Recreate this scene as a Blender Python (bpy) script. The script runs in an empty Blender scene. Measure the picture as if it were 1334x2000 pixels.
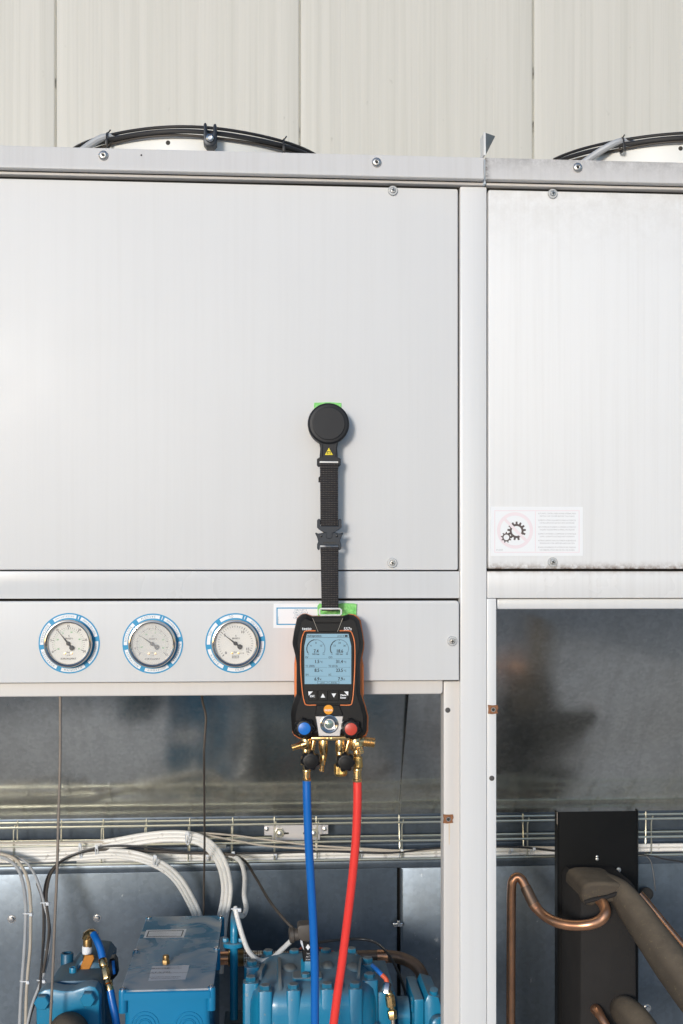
import bpy, math, random
from mathutils import Vector, Matrix
random.seed(7)
rad = math.radians
SC = bpy.context.scene
COL = SC.collection

# ------------------------------------------------------------------ camera
CAM_D, CAM_H, FPX, YAW = 2.2, 1.5, 2200.0, rad(3.8)
SUN_AZ, SUN_EL = rad(21.0), rad(9.0)       # to the left of the viewer's back, low
cd = bpy.data.cameras.new('camera')
cam = bpy.data.objects.new('camera', cd); COL.objects.link(cam)
cam.location = (0, -CAM_D, CAM_H)
cam.rotation_euler = (rad(90), 0, -YAW)
cd.sensor_fit = 'VERTICAL'; cd.sensor_height = 36; cd.sensor_width = 24
cd.lens = FPX/2000*36
cd.shift_y = 130/2000
cd.clip_start = 0.05; cd.clip_end = 500
cd.dof.use_dof = True; cd.dof.focus_distance = 2.17; cd.dof.aperture_fstop = 9.0
SC.camera = cam
# ------------------------------------------------------------------ sky, sun, exposure
w = bpy.data.worlds.new('World'); SC.world = w; w.use_nodes = True
nt = w.node_tree; nt.nodes.clear()
sky = nt.nodes.new('ShaderNodeTexSky'); sky.sky_type = 'NISHITA'; sky.sun_disc = False
sky.sun_elevation = SUN_EL; sky.sun_rotation = rad(180)+SUN_AZ
sky.air_density = 1.0; sky.dust_density = 1.2; sky.ozone_density = 3.6
bg = nt.nodes.new('ShaderNodeBackground'); bg.inputs[1].default_value = 0.15
wo = nt.nodes.new('ShaderNodeOutputWorld')
nt.links.new(sky.outputs[0], bg.inputs[0]); nt.links.new(bg.outputs[0], wo.inputs[0])
sl = bpy.data.lights.new('sun', 'SUN'); sl.energy = 1.5; sl.angle = rad(10); sl.color = (1.0, 0.985, 0.975)
sun = bpy.data.objects.new('sun', sl); COL.objects.link(sun)
sd = Vector((-math.sin(SUN_AZ)*math.cos(SUN_EL), -math.cos(SUN_AZ)*math.cos(SUN_EL), math.sin(SUN_EL)))
sun.rotation_euler = sd.to_track_quat('Z', 'Y').to_euler(); sun.location = sd*20
SC.view_settings.view_transform = 'Standard'; SC.view_settings.look = 'None'
SC.view_settings.exposure = 0.46; SC.view_settings.gamma = 1.0
SC.view_settings.use_curve_mapping = False

# ------------------------------------------------------------------ layout helpers
FW = Vector((math.sin(YAW), math.cos(YAW), 0)); RT = Vector((math.cos(YAW), -math.sin(YAW), 0))
def P(u, v, Y=0.0):
    """world point on the vertical plane y=Y that the photograph shows at (u,v)"""
    d = FW + RT*((u-667)/FPX) + Vector((0, 0, (1130-v)/FPX))
    t = (Y+CAM_D)/d.y
    return Vector((0, -CAM_D, CAM_H)) + d*t
def PZ(u, v, z):
    """world point on the horizontal plane z"""
    d = FW + RT*((u-667)/FPX) + Vector((0, 0, (1130-v)/FPX))
    return Vector((0, -CAM_D, CAM_H)) + d*((z-CAM_H)/d.z)
def M(px, Y=0.0): return px*(CAM_D+Y)/FPX
def X(u, Y=0.0): return P(u, 1130, Y).x
def Z(u, v, Y=0.0): return P(u, v, Y).z

# ------------------------------------------------------------------ materials
def new_mat(name):
    m = bpy.data.materials.new(name); m.use_nodes = True
    n = m.node_tree.nodes; b = n['Principled BSDF']; return m, m.node_tree, b
def node(t, typ, **kw):
    n = t.nodes.new(typ)
    for k, v in kw.items():
        if k in n.inputs.keys(): n.inputs[k].default_value = v
        else: setattr(n, k, v)
    return n
def noise(t, vec, scale, detail=4, rough=.6, stretch=None, dist=0):
    if stretch:
        mp = t.nodes.new('ShaderNodeMapping'); mp.inputs['Scale'].default_value = stretch
        t.links.new(vec, mp.inputs[0]); vec = mp.outputs[0]
    n = node(t, 'ShaderNodeTexNoise', Scale=scale, Detail=detail, Roughness=rough, Distortion=dist)
    t.links.new(vec, n.inputs['Vector']); return n.outputs['Fac']
def ramp(t, fac, a, b, lo=0., hi=1.):
    r = t.nodes.new('ShaderNodeMapRange'); r.inputs[1].default_value = a; r.inputs[2].default_value = b
    r.inputs[3].default_value = lo; r.inputs[4].default_value = hi; t.links.new(fac, r.inputs[0]); return r.outputs[0]
def mixc(t, fac, c1, c2, mode='MIX'):
    mx = t.nodes.new('ShaderNodeMix'); mx.data_type = 'RGBA'; mx.blend_type = mode
    for s, c in ((6, c1), (7, c2)):
        if isinstance(c, (tuple, list)): mx.inputs[s].default_value = (*c[:3], 1)
        else: t.links.new(c, mx.inputs[s])
    if isinstance(fac, (int, float)): mx.inputs[0].default_value = fac
    else: t.links.new(fac, mx.inputs[0])
    return mx.outputs[2]
def math_(t, op, a, b=None):
    n = t.nodes.new('ShaderNodeMath'); n.operation = op
    for i, c in enumerate((a, b)):
        if c is None: continue
        if isinstance(c, (int, float)): n.inputs[i].default_value = c
        else: t.links.new(c, n.inputs[i])
    return n.outputs[0]
def mat(name, col, rough=.5, metal=0., var=.08, vs=12, bump=0., bs=300, coat=0., streak=None, sstr=(60, 60, 1.5),
        specks=None, rvar=0., spec=.5, dust=None, ani=0):
    m, t, b = new_mat(name); tc = t.nodes.new('ShaderNodeTexCoord').outputs['Object']
    n1 = noise(t, tc, vs)
    c = mixc(t, n1, tuple(x*(1-var) for x in col), tuple(min(1, x*(1+var)) for x in col))
    if streak:
        n2 = noise(t, tc, 1.0, 5, .65, sstr)
        c = mixc(t, ramp(t, n2, .5, .8, 0, streak[1]), c, streak[0])
    if specks:
        n3 = noise(t, tc, specks[2], 3, .6)
        c = mixc(t, ramp(t, n3, specks[3], specks[3]+.06, 0, specks[1]), c, specks[0])
    if dust:
        g = t.nodes.new('ShaderNodeNewGeometry'); sp = t.nodes.new('ShaderNodeSeparateXYZ'); t.links.new(g.outputs['Normal'], sp.inputs[0])
        up = ramp(t, sp.outputs[2], .35, .95)
        nn = noise(t, tc, dust[2], 5, .65)
        f = math_(t, 'MULTIPLY', up, ramp(t, nn, .3, .62, dust[3] if len(dust) > 3 else .3, dust[1]))
        c = mixc(t, f, c, dust[0])
        t.links.new(math_(t, 'ADD', math_(t, 'MULTIPLY', f, .5), rough), b.inputs['Roughness'])
    t.links.new(c, b.inputs['Base Color'])
    if not dust:
        if rvar: t.links.new(ramp(t, noise(t, tc, vs*.7), .3, .7, max(0, rough-rvar), rough+rvar), b.inputs['Roughness'])
        else: b.inputs['Roughness'].default_value = rough
    b.inputs['Metallic'].default_value = metal
    b.inputs['Specular IOR Level'].default_value = spec
    b.inputs['Coat Weight'].default_value = coat; b.inputs['Coat Roughness'].default_value = .1
    if bump:
        bp = node(t, 'ShaderNodeBump', Strength=bump, Distance=.001)
        t.links.new(noise(t, tc, bs, 3), bp.inputs['Height']); t.links.new(bp.outputs[0], b.inputs['Normal'])
    return m

def powder(name, col, rough, dirt, edge=None, bump=.25, rb=0.):
    """powder-coated sheet: orange peel, faint vertical rain marks, optional dirt near a z height"""
    m, t, b = new_mat(name); tc = t.nodes.new('ShaderNodeTexCoord').outputs['Object']
    c = mixc(t, noise(t, tc, 2.2, 3), tuple(x*.965 for x in col), tuple(min(1, x*1.03) for x in col))
    st = noise(t, tc, 1.0, 6, .7, (75, 20, 1.1))
    c = mixc(t, ramp(t, st, .45, .85, 0, dirt), c, (.46, .43, .39))
    sp = noise(t, tc, 330, 2, .5)
    c = mixc(t, ramp(t, sp, .74, .78, 0, .3), c, (.40, .37, .34))
    if edge:
        s = t.nodes.new('ShaderNodeSeparateXYZ'); t.links.new(tc, s.inputs[0])
        for (axis, z0, z1, colr, amt, nsc) in edge:
            f = ramp(t, s.outputs[axis], z0, z1, 1, 0)
            n4 = noise(t, tc, nsc, 6, .75)
            f = math_(t, 'MULTIPLY', math_(t, 'POWER', f, 2.0), ramp(t, n4, .35, .6, 0, amt))
            c = mixc(t, f, c, colr)
    t.links.new(c, b.inputs['Base Color'])
    t.links.new(ramp(t, noise(t, tc, 5, 4), .3, .7, rough-.04, rough+.05), b.inputs['Roughness'])
    bp = node(t, 'ShaderNodeBump', Strength=bump, Distance=.0006)
    t.links.new(noise(t, tc, 420, 2), bp.inputs['Height']); t.links.new(bp.outputs[0], b.inputs['Normal'])
    return m

def galv(name, col, rough, bump=.12, sc=45, dirt=.5, metal=.93, wave=0.):
    m, t, b = new_mat(name); tc = t.nodes.new('ShaderNodeTexCoord').outputs['Object']
    v = node(t, 'ShaderNodeTexVoronoi', Scale=sc*2); t.links.new(tc, v.inputs['Vector'])
    sepc = t.nodes.new('ShaderNodeSeparateColor'); t.links.new(v.outputs['Color'], sepc.inputs[0])
    c = mixc(t, sepc.outputs[0], tuple(x*.92 for x in col), tuple(x*1.07 for x in col))
    n = noise(t, tc, 3.0, 6, .7)
    c = mixc(t, ramp(t, n, .42, .7, 0, dirt), c, tuple(x*.45 for x in col))
    sp = noise(t, tc, 38, 5, .7)
    c = mixc(t, ramp(t, sp, .68, .75, 0, .6), c, (.62, .62, .6))
    dr = noise(t, tc, 1.0, 5, .65, (26, 10, 1.2))
    c = mixc(t, ramp(t, dr, .5, .8, 0, .45), c, tuple(x*.55 for x in col))
    t.links.new(c, b.inputs['Base Color']); b.inputs['Metallic'].default_value = metal
    r = math_(t, 'ADD', ramp(t, n, .3, .75, rough-.05, rough+.12), math_(t, 'MULTIPLY', sepc.outputs[1], .04))
    t.links.new(r, b.inputs['Roughness'])
    bp = node(t, 'ShaderNodeBump', Strength=bump, Distance=.002)
    h = math_(t, 'ADD', noise(t, tc, 5, 2), math_(t, 'MULTIPLY', noise(t, tc, 160, 2), .05))
    t.links.new(h, bp.inputs['Height']); t.links.new(bp.outputs[0], b.inputs['Normal'])
    return m

MT = {}
WHT = (.68, .67, .655)
MT['panel'] = powder('powder_coat', WHT, .50, .12)
zr = Z(1100, 1111)
MT['panel_dirty_lit'] = powder('powder_coat_weathered_lit', (.73, .725, .715), .46, .22,  # stronger light on the right panel put into its lighter base, plus dirt
    edge=[(2, zr, zr+.02, (.16, .09, .05), 1.0, 90), (2, zr+.75, zr+.55, (.45, .42, .38), .35, 30)])
MT['rail'] = powder('rail_coat', (.61, .595, .58), .42, .35, bump=.3)
zt = Z(1100, 309, -.02)
MT['rail_dirty'] = powder('rail_coat_sooty', (.60, .58, .56), .45, .5,
    edge=[(2, zt, zt-.05, (.17, .15, .135), .55, 70), (0, X(948, -.02)-X(924), X(962, -.02)-X(924), (.05, .03, .02), .95, 110)], bump=.3)
MT['rail'].name = 'rail_coat'
MT['post'] = powder('frame_profile_coat', (.73, .72, .705), .22, .15, bump=.04)
MT['beam'] = powder('beam_profile_coat', (.67, .665, .655), .25, .15, bump=.06)
zb = Z(1100, 1113)
MT['beam_dirty'] = powder('beam_profile_stained', (.71, .70, .685), .28, .3, bump=.06,
    edge=[(2, zb, zb-.014, (.30, .20, .13), .8, 45)])
MT['strip'] = powder('set_back_profile_coat', (.62, .585, .55), .4, .2, bump=.1)
MT['gasket'] = mat('black_rubber_gasket', (.018, .016, .015), .75, var=.3, vs=60, bump=.3)
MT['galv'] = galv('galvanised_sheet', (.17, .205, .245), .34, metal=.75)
MT['galv_slope'] = galv('galvanised_slope_sheet', (.60, .60, .57), .145, bump=.03, sc=60, dirt=.25)
MT['zinc'] = mat('zinc_plated_wire', (.66, .64, .52), .32, .9, .15, 30)
MT['steel'] = mat('bright_steel', (.62, .61, .6), .25, 1., .12, 60)
MT['bolt'] = mat('steel_bolt', (.55, .54, .52), .35, .85, .2, 90, bump=.2)
MT['washer'] = mat('painted_washer', (.50, .50, .49), .45, .1, .15, 120, specks=((.2, .15, .1), .5, 200, .6))
MT['slot'] = mat('dark_recess', (.03, .025, .02), .7)
MT['plug'] = mat('grey_plastic_plug', (.07, .065, .062), .6)
MT['rust'] = mat('rusty_clip', (.30, .13, .06), .75, .3, .45, 220, bump=.8, bs=500)
MT['rust_run'] = mat('rust_run', (.62, .50, .36), .6, var=.15, vs=90)
MT['rod'] = mat('bare_tube', (.36, .30, .25), .4, .6, .2, 40)
MT['rod_dark'] = mat('dark_tube', (.12, .10, .085), .5, .4, .25, 40)
MT['cable_white'] = mat('pvc_cable_white', (.80, .775, .73), .42, var=.08, vs=25, specks=((.35, .32, .28), .5, 45, .62))
MT['cable_grey'] = mat('pvc_cable_grey', (.40, .41, .42), .4, var=.12, vs=25)
MT['cable_beige'] = mat('pvc_cable_beige', (.50, .44, .36), .5, var=.15, vs=25)
MT['cable_black'] = mat('pvc_cable_black', (.028, .026, .026), .38, var=.3, vs=25)
MT['cable_brown'] = mat('dusty_black_cable', (.07, .058, .048), .55, var=.3, vs=25)
MT['tie'] = mat('nylon_tie', (.75, .77, .8), .35)
MT['blue'] = mat('compressor_blue_paint', (.010, .20, .35), .32, 0, .10, 14, bump=.2, bs=90, coat=.15,
    specks=((.25, .24, .2), .5, 60, .66), dust=((.20, .20, .18), .75, 14, .25))
MT['blue_dusty'] = mat('compressor_blue_paint_dusty', (.02, .16, .26), .36, 0, .12, 14, bump=.6, bs=90,
    dust=((.22, .21, .185), .95, 9, .75))
MT['blue_dark'] = mat('deep_blue_paint', (.012, .10, .18), .4, 0, .15, 20, bump=.4, bs=100, dust=((.12, .14, .13), .8, 20, .4))
MT['blue_box'] = mat('terminal_box_blue', (.008, .20, .39), .27, 0, .06, 10, coat=.3, bump=.12, bs=60)
MT['copper'] = mat('copper_pipe', (.64, .33, .19), .33, .85, .30, 16, bump=.15, bs=60, streak=((.16, .09, .06), .55), sstr=(14, 14, 10), rvar=.1)
MT['copper_dull'] = mat('tarnished_copper', (.24, .155, .105), .42, .7, .35, 14, streak=((.10, .08, .06), .7), sstr=(12, 12, 9), dust=((.2, .17, .14), .5, 20, .1))
MT['brass'] = mat('brass', (.86, .58, .27), .27, 1., .14, 60, bump=.1, bs=150, rvar=.06)
MT['brass_dark'] = mat('aged_brass', (.30, .19, .08), .4, .8, .3, 60)
MT['foam'] = mat('pipe_insulation_foam', (.082, .066, .050), .9, 0, .25, 22, bump=.9, bs=260, specks=((.16, .13, .07), .5, 130, .62),
    dust=((.20, .16, .115), .8, 16, .3), spec=.2)
MT['foam_dark'] = mat('foam_block', (.026, .024, .023), .85, 0, .2, 12, bump=.5, bs=200, spec=.2)
MT['black_sheet'] = mat('black_painted_sheet', (.007, .007, .007), .45, 0, .2, 20, bump=.15, bs=120, specks=((.12, .12, .12), .5, 70, .72), spec=.2)
MT['black_plastic'] = mat('black_plastic', (.010, .0095, .0095), .38, 0, .1, 60, bump=.15, bs=900, spec=.3)
MT['black_rubber'] = mat('soft_black_rubber', (.011, .010, .0095), .5, 0, .08, 60, bump=.25, bs=1200, spec=.25)
MT['black_gloss'] = mat('glossy_black', (.010, .010, .011), .12, 0, .05, 10)
MT['orange'] = mat('orange_rubber', (.80, .215, .06), .5, 0, .04, 40)
MT['orange_logo'] = mat('orange_print', (.86, .33, .015), .35, 0, .03, 40)
MT['lcd'] = mat('lcd_unlit_glass', (.255, .43, .53), .3, 0, .015, 5)  # plain blue-grey base colour, the screen gives off no light
MT['lcd_ink'] = mat('lcd_ink', (.015, .025, .035), .5)
MT['lcd_mid'] = mat('lcd_grey_ink', (.12, .19, .25), .5)
MT['ink_white'] = mat('white_print', (.82, .82, .82), .5)
MT['cap_blue'] = mat('blue_cap', (.012, .16, .55), .35, 0, .04, 40)
MT['cap_red'] = mat('red_cap', (.55, .06, .035), .35, 0, .04, 40)
MT['hose_blue'] = mat('blue_rubber_hose', (.006, .13, .46), .33, 0, .08, 30, bump=.1, bs=200, coat=.15)
MT['hose_red'] = mat('red_rubber_hose', (.84, .05, .038), .33, 0, .08, 30, bump=.1, bs=200, coat=.15)
MT['brushed'] = mat('brushed_aluminium', (.72, .70, .71), .33, .85, .06, 8, streak=((.5, .5, .5), .4), sstr=(8, 8, 700))
MT['chrome'] = mat('polished_steel_bezel', (.50, .47, .44), .10, 1., .05, 30)
MT['buckle'] = mat('slate_anodised_buckle', (.018, .023, .032), .42, .2, .08, 60)
MT['magnet'] = mat('magnet_black', (.014, .0145, .017), .45, 0, .08, 60, bump=.12, bs=1500, spec=.3)
MT['yellow'] = mat('yellow_print', (.80, .62, .01), .5)
MT['white_plastic'] = mat('white_plastic', (.72, .71, .68), .45)
MT['paper'] = mat('white_label', (.80, .80, .80), .5, 0, .015, 30)
MT['paper_grey'] = mat('grey_white_label', (.62, .63, .66), .4, 0, .06, 30)
MT['label_blue'] = mat('cyan_print', (.01, .27, .50), .5, 0, .05, 40)
MT['label_cyan'] = mat('light_cyan_print', (.12, .48, .66), .5, 0, .06, 40)
MT['ink_dark'] = mat('dark_print', (.035, .032, .032), .6)
MT['ink_grey'] = mat('faded_grey_print', (.42, .40, .40), .6)
MT['ink_blue_grey'] = mat('faded_blue_print', (.13, .25, .33), .6)
MT['ink_pink'] = mat('faded_pink_print', (.80, .70, .71), .6)
MT['ink_brown'] = mat('brown_black_print', (.10, .075, .07), .6, 0, .3, 200)
MT['ink_green'] = mat('green_print', (.10, .42, .12), .6)
MT['dial'] = mat('dial_face', (.74, .72, .68), .5, 0, .015, 20)
MT['tape_white'] = mat('thread_tape', (.80, .81, .83), .55, 0, .05, 90, bump=.5, bs=250)
MT['yellow_sticker'] = mat('amber_paint_patch', (.50, .18, .012), .5, 0, .25, 60)
MT['red_sheath'] = mat('orange_red_sheath', (.75, .12, .05), .45)
MT['shroud'] = mat('fan_ring_coat', (.74, .73, .69), .45, 0, .04, 5)
MT['concrete'] = mat('roof_deck', (.40, .395, .385), .9, 0, .2, 3, bump=.4, bs=40, specks=((.1, .1, .1), .6, 6, .58))
MT['wall_joint'] = mat('mossy_joint', (.43, .415, .35), .9, 0, .2, 12, specks=((.06, .06, .045), .9, 6, .58))
MT['body_dark'] = mat('cabinet_inner_dark', (.02, .02, .02), .9)
MT['gap_post'] = mat('post_in_gap', (.50, .56, .62), .35)

def special():
    # wall cladding: cream coat with fine vertical weathering
    m, t, b = new_mat('cladding_coat'); tc = t.nodes.new('ShaderNodeTexCoord').outputs['Object']
    c = mixc(t, noise(t, tc, .5, 3), (.575, .56, .50), (.61, .59, .54))
    c = mixc(t, ramp(t, noise(t, tc, 1, 6, .72, (38, 1, .35)), .45, .8, 0, .45), c, (.40, .40, .34))
    c = mixc(t, ramp(t, noise(t, tc, 1, 5, .7, (120, 1, .8)), .5, .85, 0, .5), c, (.40, .38, .33))
    c = mixc(t, ramp(t, noise(t, tc, 14, 3, .6, (2, 1, 1)), .72, .78, 0, .4), c, (.3, .29, .25))
    t.links.new(c, b.inputs['Base Color']); b.inputs['Roughness'].default_value = .5
    MT['cladding'] = m
    # woven webbing
    m, t, b = new_mat('nylon_webbing'); tc = t.nodes.new('ShaderNodeTexCoord').outputs['Object']
    s = t.nodes.new('ShaderNodeSeparateXYZ'); t.links.new(tc, s.inputs[0])
    row = math_(t, 'MULTIPLY', s.outputs[2], 2*math.pi/.0042)
    colx = math_(t, 'MULTIPLY', s.outputs[0], 2*math.pi/.0030)
    dots = math_(t, 'MULTIPLY', ramp(t, math_(t, 'SINE', row), .35, .95), ramp(t, math_(t, 'SINE', colx), -.2, .8))
    nz = noise(t, tc, 500, 2)
    f = math_(t, 'MULTIPLY', dots, ramp(t, nz, .3, .6, .2, 1))
    t.links.new(mixc(t, f, (.016, .014, .014), (.20, .17, .155)), b.inputs['Base Color']); b.inputs['Roughness'].default_value = .8
    bp = node(t, 'ShaderNodeBump', Strength=.8, Distance=.0006)
    t.links.new(math_(t, 'SINE', row), bp.inputs['Height']); t.links.new(bp.outputs[0], b.inputs['Normal'])
    MT['webbing'] = m
    # gauge glass, clear and fogged
    for nm, fog in (('gauge_glass', .03), ('fogged_glass', .20)):
        m, t, b = new_mat(nm); out = t.nodes['Material Output']
        tr = t.nodes.new('ShaderNodeBsdfTransparent'); gl = node(t, 'ShaderNodeBsdfGlossy', Roughness=.04)
        di = node(t, 'ShaderNodeBsdfDiffuse'); di.inputs[0].default_value = (.8, .79, .77, 1)
        fr = node(t, 'ShaderNodeFresnel', IOR=1.45)
        m1 = t.nodes.new('ShaderNodeMixShader'); m1.inputs[0].default_value = fog
        if fog > .1:
            tc = t.nodes.new('ShaderNodeTexCoord').outputs['Object']
            t.links.new(ramp(t, noise(t, tc, 25, 3), .3, .7, fog*.75, fog*1.1), m1.inputs[0])
        t.links.new(tr.outputs[0], m1.inputs[1]); t.links.new(di.outputs[0], m1.inputs[2])
        m2 = t.nodes.new('ShaderNodeMixShader'); t.links.new(fr.outputs[0], m2.inputs[0])
        t.links.new(m1.outputs[0], m2.inputs[1]); t.links.new(gl.outputs[0], m2.inputs[2]); t.links.new(m2.outputs[0], out.inputs[0])
        MT[nm] = m
    # translucent green tape
    m, t, b = new_mat('green_film'); tc = t.nodes.new('ShaderNodeTexCoord').outputs['Object']
    v = node(t, 'ShaderNodeTexVoronoi', Scale=230); t.links.new(tc, v.inputs['Vector'])
    c = mixc(t, ramp(t, noise(t, tc, 160, 5, .7), .35, .65), (.10, .50, .08), (.30, .72, .22))
    t.links.new(c, b.inputs['Base Color']); b.inputs['Roughness'].default_value = .35
    MT['green'] = m
    # terminal box lid: blue gloss under a grey dust film, wiped in places
    m, t, b = new_mat('dusty_lid'); tc = t.nodes.new('ShaderNodeTexCoord').outputs['Object']
    n = noise(t, tc, 9, 3, .5, None, 1.2)
    d = ramp(t, n, .40, .56, 1, 0)
    s = t.nodes.new('ShaderNodeSeparateXYZ'); t.links.new(tc, s.inputs[0])
    far = ramp(t, s.outputs[1], .27, .36, 0, 1)
    d2 = math_(t, 'MAXIMUM', math_(t, 'MULTIPLY', d, .95), far)
    fine = ramp(t, noise(t, tc, 90, 5), .3, .7, .88, 1)
    d3 = math_(t, 'MULTIPLY', d2, fine)
    t.links.new(mixc(t, d3, (.03, .17, .29), (.40, .42, .43)), b.inputs['Base Color'])
    t.links.new(ramp(t, d3, 0, 1, .22, .55), b.inputs['Roughness'])
    MT['lid'] = m
    # braided hose
    m, t, b = new_mat('steel_braid'); tc = t.nodes.new('ShaderNodeTexCoord').outputs['Object']
    v = node(t, 'ShaderNodeTexVoronoi', Scale=170); v.inputs['Randomness'].default_value = .15; t.links.new(tc, v.inputs['Vector'])
    c = mixc(t, ramp(t, v.outputs['Distance'], .35, .6), (.95, .85, .70), (.12, .07, .04))
    t.links.new(c, b.inputs['Base Color']); b.inputs['Metallic'].default_value = .7; b.inputs['Roughness'].default_value = .4
    bp = node(t, 'ShaderNodeBump', Strength=.8, Distance=.002); bp.invert = True
    t.links.new(v.outputs['Distance'], bp.inputs['Height']); t.links.new(bp.outputs[0], b.inputs['Normal'])
    MT['braid'] = m
    # knurled brass
    m, t, b = new_mat('knurled_brass'); tc = t.nodes.new('ShaderNodeTexCoord').outputs['Object']
    v = node(t, 'ShaderNodeTexVoronoi', Scale=420); v.inputs['Randomness'].default_value = .1; t.links.new(tc, v.inputs['Vector'])
    b.inputs['Base Color'].default_value = (.80, .50, .17, 1); b.inputs['Metallic'].default_value = 1; b.inputs['Roughness'].default_value = .28
    bp = node(t, 'ShaderNodeBump', Strength=1, Distance=.0012); bp.invert = True
    t.links.new(v.outputs['Distance'], bp.inputs['Height']); t.links.new(bp.outputs[0], b.inputs['Normal'])
    MT['knurl'] = m
special()

# ------------------------------------------------------------------ mesh building
def catmull(pts, n=8):
    pts = [Vector(p) for p in pts]
    if len(pts) < 3: return pts
    out = []
    for i in range(len(pts)-1):
        p0 = pts[i-1] if i else pts[0]*2-pts[1]
        p1, p2 = pts[i], pts[i+1]
        p3 = pts[i+2] if i+2 < len(pts) else p2*2-p1
        for k in range(n):
            t = k/n
            out.append(.5*((2*p1)+(p2-p0)*t+(2*p0-5*p1+4*p2-p3)*t*t+(3*p1-p0-3*p2+p3)*t**3))
    out.append(pts[-1]); return out

_txt = {}
def text_geo(body, size):
    if body not in _txt:
        c = bpy.data.curves.new('t', 'FONT'); c.body = body; c.size = 1; c.resolution_u = 2
        o = bpy.data.objects.new('t', c); COL.objects.link(o)
        me = bpy.data.meshes.new_from_object(o)
        vs = [(v.co.x, v.co.y) for v in me.vertices]; fs = [tuple(p.vertices) for p in me.polygons]
        bpy.data.objects.remove(o); bpy.data.curves.remove(c); bpy.data.meshes.remove(me)
        _txt[body] = (vs, fs, max([v[0] for v in vs] or [0]))
    vs, fs, wd = _txt[body]
    return [(x*size, y*size) for x, y in vs], fs, wd*size

class MB:
    def __init__(s): s.v = []; s.f = []
    def loft(s, rings, cap0=True, cap1=True, close=True):
        b = len(s.v); n = len(rings[0])
        for r in rings: s.v += [tuple(p) for p in r]
        for i in range(len(rings)-1):
            for j in range(n if close else n-1):
                k = (j+1) % n
                s.f.append((b+i*n+j, b+i*n+k, b+(i+1)*n+k, b+(i+1)*n+j))
        if cap0: s.f.append(tuple(b+j for j in reversed(range(n))))
        if cap1: s.f.append(tuple(b+(len(rings)-1)*n+j for j in range(n)))
        return s
    def prism(s, xz, y0, y1, prof=None, back=False):
        """outline (x,z) facing -y at y0, thickness to y1; prof = [(inset, depth behind front)]"""
        prof = prof or [(0, 0)]
        rings = [[(x, y0+d, z) for x, z in inset(xz, i)] for i, d in prof]
        if back:
            i, d = prof[0]
            rings.append([(x, y1-(prof[-1][1]-prof[0][1])*0.6, z) for x, z in xz])
            rings.append([(x, y1, z) for x, z in inset(xz, i)])
        else: rings.append([(x, y1, z) for x, z in xz])
        return s.loft(rings)
    def plan(s, xy, z0, z1, prof=None):
        """outline (x,y) extruded upwards; prof = [(inset, depth below top)]"""
        prof = prof or [(0, 0)]
        rings = [[(x, y, z1-d) for x, y in inset(xy, i)] for i, d in prof]
        rings.append([(x, y, z0) for x, y in xy])
        return s.loft(rings)
    def box(s, x0, x1, y0, y1, z0, z1, bev=.0015):
        if bev: return s.prism(rrect(x0, x1, z0, z1, bev, 2), y0, y1, [(bev, 0), (bev*.3, bev*.3), (0, bev)])
        return s.prism([(x0, z0), (x1, z0), (x1, z1), (x0, z1)], y0, y1)
    def lathe(s, prof, o, axis=(0, -1, 0), seg=32, fn=None, cap=True):
        """prof = [(r,h)] along axis from point o"""
        a = Vector(axis).normalized(); q = a.orthogonal().normalized(); p = a.cross(q)
        if abs(a.y) > .9: q = Vector((1, 0, 0)); q = (q-a*q.dot(a)).normalized(); p = a.cross(q)
        o = Vector(o); rings = []
        for i, (r, h) in enumerate(prof):
            ring = []
            for k in range(seg):
                th = 2*math.pi*k/seg; rr = r*(fn(th, i) if fn else 1)
                ring.append(o+a*h+(q*math.cos(th)+p*math.sin(th))*max(rr, 1e-5))
            rings.append(ring)
        return s.loft(rings, cap, cap)
    def tube(s, pts, r, seg=10, n=8, smooth=True, cap=True):
        c = catmull(pts, n) if smooth else [Vector(p) for p in pts]
        m = len(c); rings = []; t0 = (c[1]-c[0]).normalized(); q = t0.orthogonal().normalized()
        for i, p in enumerate(c):
            t = ((c[min(i+1, m-1)]-c[max(i-1, 0)])).normalized()
            q = (q-t*q.dot(t)).normalized(); b = t.cross(q)
            if isinstance(r, (list, tuple)):
                f = i/(m-1)*(len(r)-1); k = min(int(f), len(r)-2); rr = r[k]+(r[k+1]-r[k])*(f-k)
            else: rr = r
            rings.append([p+(q*math.cos(2*math.pi*k/seg)+b*math.sin(2*math.pi*k/seg))*rr for k in range(seg)])
        return s.loft(rings, cap, cap)
    def text(s, body, c, size, align='C', rot=0, right=(1, 0, 0), up=(0, 0, 1), sx=1.0, bold=0):
        vs, fs, wd = text_geo(body, size)
        ox = -wd*sx/2 if align == 'C' else (0 if align == 'L' else -wd*sx)
        R, U = Vector(right), Vector(up); cr, sr = math.cos(rot), math.sin(rot); c = Vector(c)
        offs = [(0, 0)] if not bold else [(-bold, 0), (bold, 0), (0, bold)]
        N = R.cross(U)
        for q, (dx, dy) in enumerate(offs):
            b = len(s.v)
            for x, y in vs:
                x2, y2 = x*sx+ox+dx, y-size*.35+dy
                s.v.append(tuple(c+R*(x2*cr-y2*sr)+U*(x2*sr+y2*cr)+N*(q*2e-5)))
            s.f += [tuple(b+i for i in f) for f in fs]
        return s
    def quad(s, a, b, c, d):
        k = len(s.v); s.v += [tuple(a), tuple(b), tuple(c), tuple(d)]; s.f.append((k, k+1, k+2, k+3)); return s
    def poly(s, pts):
        k = len(s.v); s.v += [tuple(p) for p in pts]; s.f.append(tuple(range(k, k+len(pts)))); return s

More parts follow.
